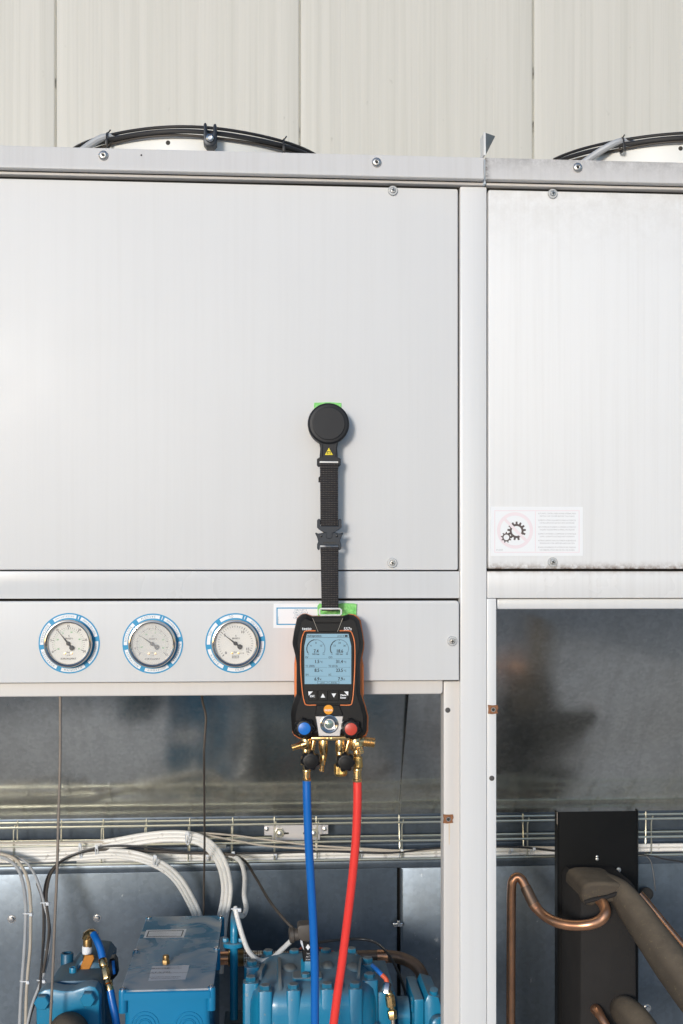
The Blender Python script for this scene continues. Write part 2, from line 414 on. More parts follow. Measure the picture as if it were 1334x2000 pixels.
def inset(pts, d):
    if not d: return list(pts)
    n = len(pts); A = sum(pts[i][0]*pts[(i+1) % n][1]-pts[(i+1) % n][0]*pts[i][1] for i in range(n))
    sg = 1 if A > 0 else -1; out = []
    for i in range(n):
        a, b, c = Vector(pts[i-1]), Vector(pts[i]), Vector(pts[(i+1) % n])
        e1 = (b-a).normalized(); e2 = (c-b).normalized()
        n1 = Vector((-e1.y, e1.x))*sg; n2 = Vector((-e2.y, e2.x))*sg
        m = n1+n2; L = m.length
        if L < 1e-6: m = n1; k = 1
        else: m = m/L; k = 1/max(.4, m.dot(n1))
        p = b+m*d*k; out.append((p.x, p.y))
    return out
def rrect(x0, x1, z0, z1, r, seg=3, corners=(1, 1, 1, 1)):
    """corners: bl, br, tr, tl"""
    out = []
    for (cx, cz, a0, on) in ((x0+r, z0+r, 180, corners[0]), (x1-r, z0+r, 270, corners[1]), (x1-r, z1-r, 0, corners[2]), (x0+r, z1-r, 90, corners[3])):
        if on:
            for k in range(seg+1):
                a = rad(a0+90*k/seg); out.append((cx+r*math.cos(a), cz+r*math.sin(a)))
        else:
            sx = -1 if a0 in (180, 90) else 1; sz = -1 if a0 in (180, 270) else 1
            out.append((cx+sx*r, cz+sz*r))
    return out
def circ(cx, cz, r, n=40, a0=0): return [(cx+r*math.cos(a0+2*math.pi*k/n), cz+r*math.sin(a0+2*math.pi*k/n)) for k in range(n)]
def pxo(pts, Y): return [((lambda p: (p.x, p.z))(P(u, v, Y))) for u, v in pts]

ROOTLOC = {}
def thing(name, label, cat, loc, group=None):
    o = bpy.data.objects.new(name, None); COL.objects.link(o); o.location = loc; o.empty_display_size = .05
    o['label'] = label; o['category'] = cat
    if group: o['group'] = group
    return o
def root_loc(o):
    while o.parent: o = o.parent
    return o.location
def obj(name, mb, m, parent=None, label=None, loc=None, ang=35, kind=None):
    L = root_loc(parent) if parent else (Vector(loc) if loc is not None else Vector((0, 0, 0)))
    me = bpy.data.meshes.new(name)
    me.from_pydata([(x-L[0], y-L[1], z-L[2]) for x, y, z in mb.v], [], mb.f)
    me.validate(); 
    import bmesh
    bm = bmesh.new(); bm.from_mesh(me); bmesh.ops.recalc_face_normals(bm, faces=bm.faces) if name not in ('print',) else None
    bm.to_mesh(me); bm.free()
    me.shade_smooth(); me.set_sharp_from_angle(angle=rad(ang))
    me.materials.append(MT[m] if isinstance(m, str) else m)
    o = bpy.data.objects.new(name, me); COL.objects.link(o)
    if parent: o.parent = parent
    else: o.location = L
    if label: o['label'] = label
    if kind: o['kind'] = kind
    return o
def solo(name, label, cat, mb, m, group=None, ang=35):
    """a thing that is one mesh: origin at its lowest middle"""
    xs = [v[0] for v in mb.v]; ys = [v[1] for v in mb.v]; zs = [v[2] for v in mb.v]
    L = ((min(xs)+max(xs))/2, (min(ys)+max(ys))/2, min(zs))
    o = obj(name, mb, m, None, loc=L, ang=ang); o['label'] = label; o['category'] = cat
    if group: o['group'] = group
    return o
def hexa(r, c, ax=(0, -1, 0), h=.005, turn=0, mb=None):
    mb = mb or MB()
    a = Vector(ax).normalized(); q = a.orthogonal().normalized(); p = a.cross(q); c = Vector(c); rings = []
    for (rr, hh) in ((r, 0), (r, h*.85), (r*.88, h)):
        rings.append([c+a*hh+(q*math.cos(turn+math.pi/3*k)+p*math.sin(turn+math.pi/3*k))*rr for k in range(6)])
    return mb.loft(rings)

# ------------------------------------------------------------------ the setting
g = MB().box(-60, 60, -60, 60, -.2, 0, 0)
obj('ground', g, 'concrete', kind='structure')

WY = 2.6
wall = thing('cladding_wall', 'tall cream ribbed metal panel wall behind the chiller cabinet', 'wall', (0, WY+.1, 0))
seams = [X(108.5, WY), X(585.5, WY), X(1041.5, WY)]
xs_ = [seams[0]-1.03*k for k in range(6, 0, -1)]+seams+[seams[-1]+1.03*k for k in range(1, 7)]
for i in range(len(xs_)-1):
    a, b = xs_[i]+.0025, xs_[i+1]-.0025
    pr = [(a, WY+.004), (a+.003, WY+.001), (a+.007, WY)]
    nrib = 12; st = (b-a-.02)/nrib
    for k in range(1, nrib):
        x = a+.01+st*k; pr += [(x-.004, WY), (x-.0015, WY+.00012), (x+.0015, WY+.00012), (x+.004, WY)]
    pr += [(b-.01, WY), (b-.004, WY+.001), (b, WY+.004), (b, WY+.08), (a, WY+.08)]
    mb = MB().loft([[(x, y, .0) for x, y in pr], [(x, y, 6.5) for x, y in pr]])
    obj('wall_panel', mb, 'cladding', wall, ang=20)
    j = MB().box(b+.0002, b+.0048, WY+.0003, WY+.07, 0, 6.49, 0)
    obj('joint', j, 'wall_joint', wall)
obj('core', MB().box(xs_[0], xs_[-1], WY+.081, WY+.16, 0, 6.45, 0), 'cladding', wall)

# ------------------------------------------------------------------ chiller cabinet
XL, XR = -1.30, 1.75
cab = thing('chiller_cabinet', 'white metal chiller cabinet with its lower service panels taken off', 'chiller', (X(924), .4, 0))
def fbox(name, u0, u1, za, zb_, y0, y1, m, bev=.0015, par=None, corners=None, r=.006, label=None):
    x0 = XL if u0 is None else X(u0, y0); x1 = XR if u1 is None else X(u1, y0)
    mb = MB()
    if corners: mb.prism(rrect(x0, x1, za, zb_, r, 4, corners), y0, y1, [(bev, 0), (bev*.3, bev*.3), (0, bev)])
    else: mb.box(x0, x1, y0, y1, za, zb_, bev)
    return obj(name, mb, m, par or cab, label)
# heights (read at a known column of the photograph)
z_rt, z_rb = Z(0, 283, -.022), Z(0, 329, -.022)
z_sb = Z(0, 339.5, -.010)
z_pt, z_pb = Z(0, 348, -.003), Z(0, 1113, -.003)
z_bt, z_bb = Z(450, 1115.5, .002), Z(450, 1169, .002)
z_gt, z_gb = Z(400, 1174, -.012), Z(400, 1331.5, -.012)
z_lb = Z(400, 1358.5, .008)
# rails: angle with a rounded nose and a turned lip
def rail(u0, u1, m, zoff=0):
    y = -.022
    x0 = XL-.02 if u0 is None else X(u0, y); x1 = XR+.02 if u1 is None else X(u1, y)
    t, b = z_rt+zoff, z_rb+zoff
    pr = [(.10, t), (y+.004, t), (y+.001, t-.001), (y, t-.004), (y-.0005, b+.012), (y-.002, b+.008), (y-.002, b+.002), (y+.0005, b), (y+.010, b), (y+.010, b+.003), (y+.004, b+.004),
          (y+.004, t-.004), (.10, t-.004)]
    mb = MB().loft([[(x0, p, q) for p, q in pr], [(x1, p, q) for p, q in pr]])
    return obj('top_rail', mb, m, cab, ang=50)
r1 = rail(None, 944.5, 'rail'); r1['label'] = 'clean left length of top rail'
r2 = rail(949, None, 'rail_dirty'); r2['label'] = 'sooty right length of top rail'
obj('post_in_gap', MB().box(X(944.7, -.015), X(948.8, -.015), -.016, .05, z_rb-.006, z_rt-.002, .0005), 'gap_post', cab)  # bluish strip standing for the post seen through the rail gap
obj('rail_strip', MB().box(XL, X(944, -.01), -.010, .03, z_sb, z_rb-.0008, .0008), 'strip', cab)
obj('rail_strip', MB().box(X(950, -.01), XR, -.010, .03, z_sb, z_rb-.0008, .0008), 'strip', cab)
obj('gasket', MB().box(XL, X(897), .006, .03, z_pt-.003, z_sb-.0005, 0), 'gasket', cab)
obj('gasket', MB().box(X(950.5), XR, .006, .03, z_pt-.003, z_sb-.0005, 0), 'gasket', cab)
# upper access panels
pl = MB(); pl.prism(rrect(XL+.055, X(894.6, -.003), z_pb, z_pt, .004, 3), -.003, .02, [(.003, 0), (.0008, .0008), (0, .003)])
pL = obj('access_panel', pl, 'panel', cab, 'wide left access panel with the hanging meter')
pr_ = MB(); pr_.prism(rrect(X(953.8, -.003), XR-.055, Z(960, 1111, -.003), z_pt, .004, 3), -.003, .02, [(.003, 0), (.0008, .0008), (0, .003)])
pR = obj('access_panel', pr_, 'panel_dirty_lit', cab, 'rain-streaked right access panel with warning sticker')
# posts
obj('post', MB().box(X(899, -.004), X(950.8, -.004), -.004, .05, .10, z_sb-.001, .0025), 'post', cab, 'main upright between the two bays')
obj('post_flange', MB().box(X(951.3, -.002), X(969.3, -.002), -.002, .045, .10, z_bb-.0008, .001), 'post', cab)
obj('post_flange', MB().box(X(866.5, .012), X(898.6, .012), .012, .05, .10, z_gb-.004, .002), 'strip', cab)
obj('post', MB().box(XL, XL+.052, -.004, .05, .10, z_sb-.001, .0025), 'post', cab)
obj('post', MB().box(XR-.052, XR, -.004, .05, .10, z_sb-.001, .0025), 'post', cab)
# beams
obj('cross_beam', MB().box(XL+.053, X(897.8, .0), .0, .05, z_bb, z_bt, .002), 'beam', cab)
obj('cross_beam', MB().box(X(951.6, .0), XR-.053, .0, .05, z_bb, z_bt, .002), 'beam_dirty', cab)
obj('reveal_strip', MB().box(X(970.0, .012), XR-.053, .012, .05, Z(1100, 1190, .012), z_bb-.0006, .004), 'beam', cab)
obj('lower_beam', MB().prism(rrect(XL+.053, X(865, .008), z_lb, z_gb-.001, .006, 4, (0, 1, 0, 0)), .008, .05, [(.0015, 0), (0, .0015)]), 'strip', cab)
gp = MB().prism(rrect(XL+.053, X(896.6, -.012), z_gb, z_gt, .006, 4, (0, 0, 1, 1)), -.012, .008, [(.002, 0), (.0005, .0006), (0, .002)])
gpn = obj('gauge_panel', gp, 'panel', cab, 'narrow panel carrying the three gauges')
# dark box added behind the panels to stop light leaking, roof, floor and ends
obj('light_stop_box', MB().box(XL+.01, XR-.01, .0505, .80, z_bb+.005, z_rt-.01, 0), 'body_dark', cab)
for (a, b) in ((X(894.6), X(899)), (X(950.8), X(954))):
    obj('gasket', MB().box(a-.004, b+.004, .021, .049, z_bb+.01, z_pt, 0), 'gasket', cab)
obj('gasket', MB().box(XL+.06, X(899), .021, .049, z_gb+.01, z_gt+.006, 0), 'gasket', cab)
obj('gasket', MB().box(XL+.06, XR-.06, .021, .0499, z_bt+.0005, z_pb+.02, 0), 'gasket', cab)
YB = .75
zE = Z(700, 1591, YB)            # lower edge of the sloping sheet
SLY, SLZ = .44, z_bb+.004
xs1 = X(780, YB)
# sloping sheets (two, meeting at a seam; the right bay's sheet carries two creases)
def slope(x0, x1, nx, creases=None, name='sloping_sheet'):
    mb = MB(); ny = 26; v = []
    for j in range(ny+1):
        f = j/ny
        for i in range(nx+1):
            x = x0+(x1-x0)*i/nx; y = YB+(SLY-YB)*f; z = zE+(SLZ-zE)*f; off = 0
            if creases:
                for (ax, af, bx, bf, amt) in creases:
                    d = (f-af)-(bf-af)*(x-ax)/(bx-ax)
                    off += amt*max(0, d)
            v.append((x, y-off*.64, z-off*.77))
    mb.v = v
    for j in range(ny):
        for i in range(nx):
            a = j*(nx+1)+i; mb.f.append((a, a+1, a+nx+2, a+nx+1))
    return obj(name, mb, 'galv_slope', cab, ang=60)
slope(XL+.02, xs1-.002, 12)
fr = lambda u, v: None
slope(xs1-.0018, XR-.02, 60, [(X(970, .7), .13, X(1334, .6), .36, .05), (X(1050, .5), .95, X(1334, .5), .74, -.05)])
obj('seam_flange', MB().loft([[(xs1-.0015, YB-.006, zE), (xs1+.003, YB-.006, zE), (xs1+.003, YB+.01, zE), (xs1-.0015, YB+.01, zE)],
    [(xs1-.0015, SLY-.006, SLZ), (xs1+.003, SLY-.006, SLZ), (xs1+.003, SLY+.01, SLZ), (xs1-.0015, SLY+.01, SLZ)]]), 'galv_slope', cab)
# back wall of the machine space: two sheets with a gap, folded ledge at tray height
zl = Z(400, 1701, YB)
obj('back_sheet', MB().box(XL+.02, xs1-.006, YB, YB+.004, .12, zl-.001, .001), 'galv', cab)
obj('back_sheet', MB().box(xs1+.004, XR-.02, YB, YB+.004, .12, zl-.001, .001), 'galv', cab)
obj('back_flange', MB().box(xs1+.002, xs1+.004, YB-.014, YB+.004, .12, zl-.002, 0), 'galv', cab)
for za, zb2, dy in ((zl, zl+.020, -.004), (zl+.0205, zl+.062, .006), (zl+.0625, zl+.085, -.002), (zl+.0855, zE+.012, .004)):
    obj('back_sheet_fold', MB().box(XL+.02, XR-.02, YB+dy, YB+dy+.01, za, zb2, .003), 'galv', cab)
obj('back_closer', MB().box(XL+.005, XR-.005, YB+.02, YB+.05, .10, z_bb+.004, 0), 'body_dark', cab)
obj('end_sheet', MB().box(XL+.004, XL+.012, .051, YB+.02, .12, z_bb+.004, 0), 'galv', cab)
obj('end_sheet', MB().box(XR-.012, XR-.004, .051, YB+.02, .12, z_bb+.004, 0), 'galv', cab)
obj('base_pan', MB().box(XL, XR, -.004, YB+.05, 0.0, .098, .003), 'strip', cab)
# seam clip on the back wall
c = P(778, 1805, YB-.012); mb = MB().box(c.x-.014, c.x+.012, c.y-.004, c.y+.004, c.z-.006, c.z+.004, .002); mb.box(c.x-.004, c.x+.004, c.y-.01, c.y, c.z-.003, c.z+.012, .001)
obj('seam_clip', mb, 'steel', cab)

# --- fasteners
def screw(u, v, Y, par, r=.0098):
    c = P(u, v, Y)
    s = obj('screw', MB().lathe([(r, 0), (r, .0022), (r*.9, .004), (r*.62, .0042), (r*.6, .0035), (.0001, .0035)], c, seg=28), 'washer', par)
    h = obj('screw_head', MB().lathe([(r*.56, .003), (r*.56, .0046), (r*.45, .0058), (.0001, .0062)], c, seg=20, cap=False), 'bolt', par)
    h.parent = s
    a = random.uniform(-.5, .5); x = MB()
    for k in range(2):
        th = a+k*math.pi/2; d = Vector((math.cos(th), 0, math.sin(th))); n = Vector((-math.sin(th), 0, math.cos(th)))
        o = c+Vector((0, -.0064, 0)); L, W = r*.34, r*.085
        x.loft([[o+d*L+n*W, o-d*L+n*W, o-d*L-n*W, o+d*L-n*W], [p+Vector((0, .001, 0)) for p in (o+d*L+n*W, o-d*L+n*W, o-d*L-n*W, o+d*L-n*W)]])
    k = obj('cross_slot', x, 'slot', par); k.parent = s
def rivet(u, v, Y, par):
    c = P(u, v, Y); r = .0094
    s = obj('bolt', MB().lathe([(r, 0), (r, .0016), (r*.86, .0036), (r*.62, .0048), (r*.42, .005), (r*.4, .0030), (.0001, .0030)], c, seg=28), 'bolt', par)
    k = obj('socket', hexa(r*.34, c+Vector((0, -.0028, 0)), h=.0005), 'slot', par); k.parent = s
rivet(202, 304, -.0225, r1); rivet(735.5, 317.5, -.0225, r1); rivet(1128, 327.5, -.0225, r2)
screw(767, 373, -.003, pL); screw(766, 1099.5, -.003, pL); screw(1079, 379, -.003, pR); screw(1079, 1098, -.003, pR); screw(883, 1252, -.012, gpn)
def plug(u, v, Y, r=.0052):
    c = P(u, v, Y); obj('hole_plug', MB().lathe([(r, 0), (r, .0006), (r*.8, .0009), (.0001, .0009)], c, seg=24), 'plug', cab)
plug(874.5, 1387, .012); plug(960.5, 1520, -.002)
for (u, v, Y) in ((276, 303, -.0226), (337, 276, .0535)):
    if Y < 0: c = P(u, v, Y); obj('pin_hole', MB().lathe([(.0018, 0), (.0001, .0003)], c, seg=10), 'slot', cab)
def clip(u, v, Y, w_=.0095):
    c = P(u, v, Y)
    jag = [(c.x-w_+random.uniform(-.0008, .0008), c.z-w_*.85), (c.x-w_*.2, c.z-w_*.95), (c.x+w_*1.05, c.z-w_*.8), (c.x+w_*.85, c.z-.002), (c.x+w_*1.1, c.z+.002), (c.x+w_, c.z+w_*.9), (c.x, c.z+w_*.85), (c.x-w_*1.05, c.z+w_*.95), (c.x-w_*.95, c.z)]
    s = obj('clip_nut', MB().prism(jag, c.y-.004, c.y, [(.0006, 0), (0, .0008)]), 'rust', cab)
    k = obj('nut_rim', MB().lathe([(.0046, 0), (.0046, .0018), (.0030, .0018), (.0030, 0)], c+Vector((0, -.004, 0)), seg=18), 'steel', cab); k.parent = s
    k = obj('nut_bore', MB().lathe([(.0029, 0), (.0029, .0004), (.0001, .0004)], c+Vector((0, -.0041, 0)), seg=14), 'slot', cab); k.parent = s
clip(962.5, 1385.5, -.002); clip(875, 1599, .012)
obj('rust_run', MB().prism(pxo([(876, 1608), (878.5, 1608), (878.8, 1625), (878, 1650), (876.8, 1650), (876.4, 1628)], .0116), .0116, .012), 'rust_run', cab)
# upturned gusset left on the rail joint
p0 = [P(944.6, 258.5, -.006), P(946.6, 258.0, -.006), P(947.2, 303, -.006), P(944.8, 303, -.006)]
mb = MB().loft([p0, [p+Vector((.0, .035, 0)) for p in p0]])
gs = obj('gusset', mb, 'post', cab, 'upturned sheet corner above the rail joint')
t0 = [P(948.4, 259.5, -.004), P(966.5, 265.5, .012), P(949.2, 300, -.004)]
mb = MB().loft([t0, [p+Vector((.001, .0015, .0)) for p in t0]])
k = obj('gusset_flap', mb, mat('bare_alloy', (.28, .26, .23), .35, .6, .2, 60), cab); k.parent = gs
k = obj('gusset_edge', MB().box(P(947.3, 280, -.006).x, P(948.2, 280, -.006).x, -.007, -.005, Z(946, 303, -.006), Z(946, 259, -.006), 0), 'paper', cab); k.parent = gs

# ------------------------------------------------------------------ fan rings with their cables
def fan(uc, vtop, lab, lab2):
    Yn = .07; R = .300; zt_ = Z(uc, vtop, Yn); xc = X(uc, Yn); yc = Yn+R
    f = thing('fan_ring', lab, 'fan ring', (xc, yc, z_rt-.01))
    mb = MB().lathe([(R-.004, 0), (R, .0), (R, zt_-z_rt+.006), (R+.004, zt_-z_rt+.010), (R-.002, zt_-z_rt+.0105), (R-.006, zt_-z_rt)], (xc, yc, z_rt-.01), (0, 0, 1), 96, cap=False)
    mb.lathe([(R-.005, zt_-z_rt-.03), (.0001, zt_-z_rt-.03)], (xc, yc, z_rt-.01), (0, 0, 1), 96, cap=False)
    obj('ring_wall', mb, 'shroud', f)
    a = rad(-9); c = Vector((xc+math.sin(a)*(R+.0004), yc-math.cos(a)*(R+.0004), zt_-.013))
    obj('rim_hole', MB().lathe([(.0046, 0), (.0001, .0006)], c, (math.sin(a), -math.cos(a), 0), 14), 'slot', f)
    return xc, yc, R, zt_
def arc_cable(xc, yc, R, zc, a0, a1, r, wob, n=26):
    pts = []
    for k in range(n+1):
        a = rad(a0+(a1-a0)*k/n); q = wob*math.sin(k*.55+wob*900)
        pts.append((xc+math.sin(a)*(R+q), yc-math.cos(a)*(R+q), zc+q*.5))
    return MB().tube(pts, r, 8, 3)
for (uc, vt, side) in ((374, 266, 'left'), (1374, 277.5, 'right')):
    xc, yc, R, zt_ = fan(uc, vt, f'low white fan ring on the cabinet top, {"left one, its whole arc in view" if side=="left" else "right one, cut off by the photo edge"}', side)
    specs = [('cable_black', .0040, .008, .0095, 'topmost thin black cable over the %s fan ring'),
             ('cable_black', .0058, .012, -.0015, 'thick black cable in the middle of the run over the %s fan ring'),
             ('cable_black', .0055, .008, .003, 'black cable lying behind the others over the %s fan ring'),
             ('cable_brown', .0035, .006, -.0075, 'lowest dusty black cable against the %s white fan ring')]
    for i, (mm, r, off, dz, lb) in enumerate(specs):
        mb = arc_cable(xc, yc, R+off+r*(.2 if i != 2 else -1.5), zt_+dz+.005, -62 if i != 2 else -52, 62, r*.8, .0009+.0004*i)
        solo('black_cable', lb % side, 'cable', mb, mm)
    a = -math.asin(min(.95, .165/R)) if side == 'left' else -math.asin(.155/R)
    # grey loom feeding in from the left
    q = Vector((xc+math.sin(a)*(R+.016), yc-math.cos(a)*(R+.016), zt_+.004))
    mb = MB().tube([q+Vector((-.13, .06, -.075)), q+Vector((-.07, .03, -.03)), q+Vector((-.03, .01, -.006)), q+Vector((.0, .004, .006)), q+Vector((.03, .01, .006))], [.008, .008, .0075, .007, .005], 10, 6)
    solo('grey_conduit', f'grey conduit joining the black cables at the left of the {side} fan ring', 'conduit', mb, 'cable_grey')
    for da in ((0, .42) if side == 'left' else (0,)):
        aa = a+da*2.9; c = Vector((xc+math.sin(aa)*(R+.012), yc-math.cos(aa)*(R+.012), zt_+.002))
        ring = [c+Vector((0, math.cos(t)*.013, math.sin(t)*.015)) for t in [2*math.pi*k/12 for k in range(13)]]
        mb = MB().tube(ring, .0018, 6, 2, cap=False); mb.box(c.x-.0025, c.x+.0025, c.y-.018, c.y-.011, c.z-.016, c.z-.004, .0006)
        mb.tube([c+Vector((0, 0, .014)), c+Vector((.006, 0, .022))], .0015, 6, smooth=False)
        solo('cable_tie', f'black tie round the cables at the {"left" if da == 0 else "right"} end of the {side} fan ring', 'cable tie', mb, 'cable_black')
    if side == 'left':
        c = P(410.5, 270, .045)
        t = thing('cable_clamp', 'black two-pronged clamp bolted on the left fan ring, holding cables', 'clamp', c)
        out = [(c.x-M(12.5), c.z+M(24)), (c.x-M(11), c.z+M(27.5)), (c.x-M(8), c.z+M(27.5)), (c.x-M(6.2), c.z+M(24)), (c.x-M(6), c.z+M(9)), (c.x-M(2), c.z+M(7)), (c.x+M(2), c.z+M(7)), (c.x+M(6), c.z+M(9)), (c.x+M(6.5), c.z+M(23)),
               (c.x+M(8.5), c.z+M(26)), (c.x+M(11.5), c.z+M(26)), (c.x+M(13), c.z+M(22)), (c.x+M(13), c.z-M(11)), (c.x+M(7), c.z-M(18)), (c.x-M(7), c.z-M(18)), (c.x-M(13), c.z-M(11))]
        obj('clamp_body', MB().prism(out[::-1], c.y-.008, c.y+.018, [(.0016, 0), (.0004, .0006), (0, .0016)]), 'buckle', t)
        obj('bolt', MB().lathe([(.0085, 0), (.0085, .002), (.0070, .005), (.0045, .0062), (.0042, .0035), (.0001, .0035)], c+Vector((0, -.008, -M(3.5))), seg=24), 'steel', t)

# ------------------------------------------------------------------ stickers
def flat(mb, pts, Y, th=.0004):
    return mb.prism(pxo(pts, Y), Y, Y+th)
ws = thing('warning_sticker', 'faded white warning sticker with gear symbol and rows of small print', 'sticker', P(1048, 1086, -.0035))
obj('backing', flat(MB(), [(958.5, 1086), (1138.5, 1085.5), (1138.5, 990), (959, 989.5)], -.0036), 'paper', ws)
def frame(mb, u0, v0, u1, v1, w_, Y):
    for a, b, c_, d in ((u0, v0, u1, v0+w_), (u0, v1-w_, u1, v1), (u0, v0+w_, u0+w_, v1-w_), (u1-w_, v0+w_, u1, v1-w_)):
        mb.quad(P(a, d, Y), P(c_, d, Y), P(c_, b, Y), P(a, b, Y))
mb = MB(); Yp = -.0038; frame(mb, 965.5, 996.5, 1132, 1079.5, 1.8, Yp); mb.quad(P(1045, 1077, Yp), P(1046.6, 1077, Yp), P(1046.6, 998.5, Yp), P(1045, 998.5, Yp))
cx, cz = P(1006, 1036, Yp).x, P(1006, 1036, Yp).z
def annulus(mb, cx, cz, r0, r1, a0, a1, Y, n=40):
    for k in range(n):
        t0, t1 = a0+(a1-a0)*k/n, a0+(a1-a0)*(k+1)/n
        mb.quad((cx+r0*math.sin(t0), Y, cz+r0*math.cos(t0)), (cx+r0*math.sin(t1), Y, cz+r0*math.cos(t1)), (cx+r1*math.sin(t1), Y, cz+r1*math.cos(t1)), (cx+r1*math.sin(t0), Y, cz+r1*math.cos(t0)))
annulus(mb, cx, cz, M(29.5), M(36), 0, 2*math.pi, Yp, 48)
obj('print', mb, 'ink_pink', ws)
def gear(mb, u, v, r, n, Y, hole):
    c = P(u, v, Y); annulus(mb, c.x, c.z, M(hole), M(r), 0, 2*math.pi, Y, 32)
    for k in range(n):
        a = 2*math.pi*k/n; d = Vector((math.sin(a), 0, math.cos(a))); q = Vector((math.cos(a), 0, -math.sin(a)))
        p = c+d*M(r-.5); e = c+d*M(r*1.32); w_ = M(r*.13); mb.quad(p-q*w_*1.2, p+q*w_*1.2, e+q*w_, e-q*w_)
mb = MB(); gear(mb, 1009, 1037, 14.0, 13, -.0040, 9.8); gear(mb, 989, 1049.5, 8.2, 9, -.0040, 5.6)
obj('print', mb, 'ink_brown', ws)
mb = MB(); Yq = -.0042; mb.quad(P(983, 1015, Yq), P(986.5, 1011, Yq), P(1031, 1055, Yq), P(1027, 1059.5, Yq)); obj('print', mb, 'ink_pink', ws)
mb = MB()
lines = ['AUTOMATIC CONTROL INSIDE MOVING INTERNAL PARTS', 'SWITCH OFF POWER BEFORE TOUCHING', 'ELEMENTO INTERNO ALLA PARTE DI MARCIA AUTOMATICA', 'CORTAR ALIMENTACION ELECTRICA ANTES DE INTERVENIR',
         'PARTI INTERNE IN MOVIMENTO A COMANDO AUTOMATICO', 'TOGLIERE TENSIONE PRIMA DI APRIRE LA PROTEZIONE', 'ELEMENTS INTERNES A COMMANDE AUTOMATIQUE', 'COUPER L ALIMENTATION ELECTRIQUE AVANT INTERVENTION',
         'INTERNE ELEMENTE DURCH AUTOMATIK IN BEWEGUNG', 'SPANNUNG VOR OEFFNEN ABSCHALTEN', 'BEWEGLICHE INNENTEILE MIT AUTOMATISCHER STEUERUNG', 'VOR ARBEITEN STROM ABSCHALTEN UND SICHERN']
for i, s_ in enumerate(lines):
    v = 1003+(i//2)*13.2+(i % 2)*5.2; sz = M(4.0); wd = text_geo(s_, sz)[2]; target = M(76 if i % 2 == 0 else 70)
    mb.text(s_, P(1088, v, Yp), sz, sx=min(target/wd, 1.1))
mb.text('ET160350', P(975.5, 1074, Yp), M(4), sx=.8)
obj('print', mb, 'ink_grey', ws)

cs = thing('circuit_sticker', 'white and blue circuit label half hidden behind the hanging meter', 'sticker', P(590, 1226, -.0125))
obj('backing', flat(MB(), [(534, 1226.5), (668, 1226.5), (668, 1179), (534.5, 1179)], -.0126), 'paper', cs)
mb = MB(); frame(mb, 540, 1186.5, 662, 1220.5, 2.2, -.0129); obj('print', mb, 'label_blue', cs)
mb = MB()
for i, s_ in enumerate(['CIRCUIT 2', 'CIRCUITO 2', 'CIRCUIT 2', 'CIRCUITO 2', 'KREIS 2', 'KRETS 2']): mb.text(s_, P(587, 1191.5+i*4.9, -.0129), M(5.2))
mb.text('ETICHETTA', P(543.7, 1211, -.0129), M(2.6), rot=math.pi/2)
obj('print', mb, 'ink_blue_grey', cs)

# green film patches
solo('green_film', 'small green film patch stuck behind the round magnet', 'tape', MB().prism(pxo([(613, 812), (666, 812), (667, 787), (640, 785.5), (613.5, 786.5)], -.0045), -.0045, -.0032), 'green')
mb = MB().prism(pxo([(621, 1203), (696, 1206), (697, 1180), (690, 1178.5), (668, 1178), (660, 1180), (636, 1181), (624, 1178.5), (620, 1184)], -.017), -.017, -.0132, [(.0006, 0), (0, .001)])
solo('green_film', 'crumpled green film patch behind the top of the meter', 'tape', mb, 'green')

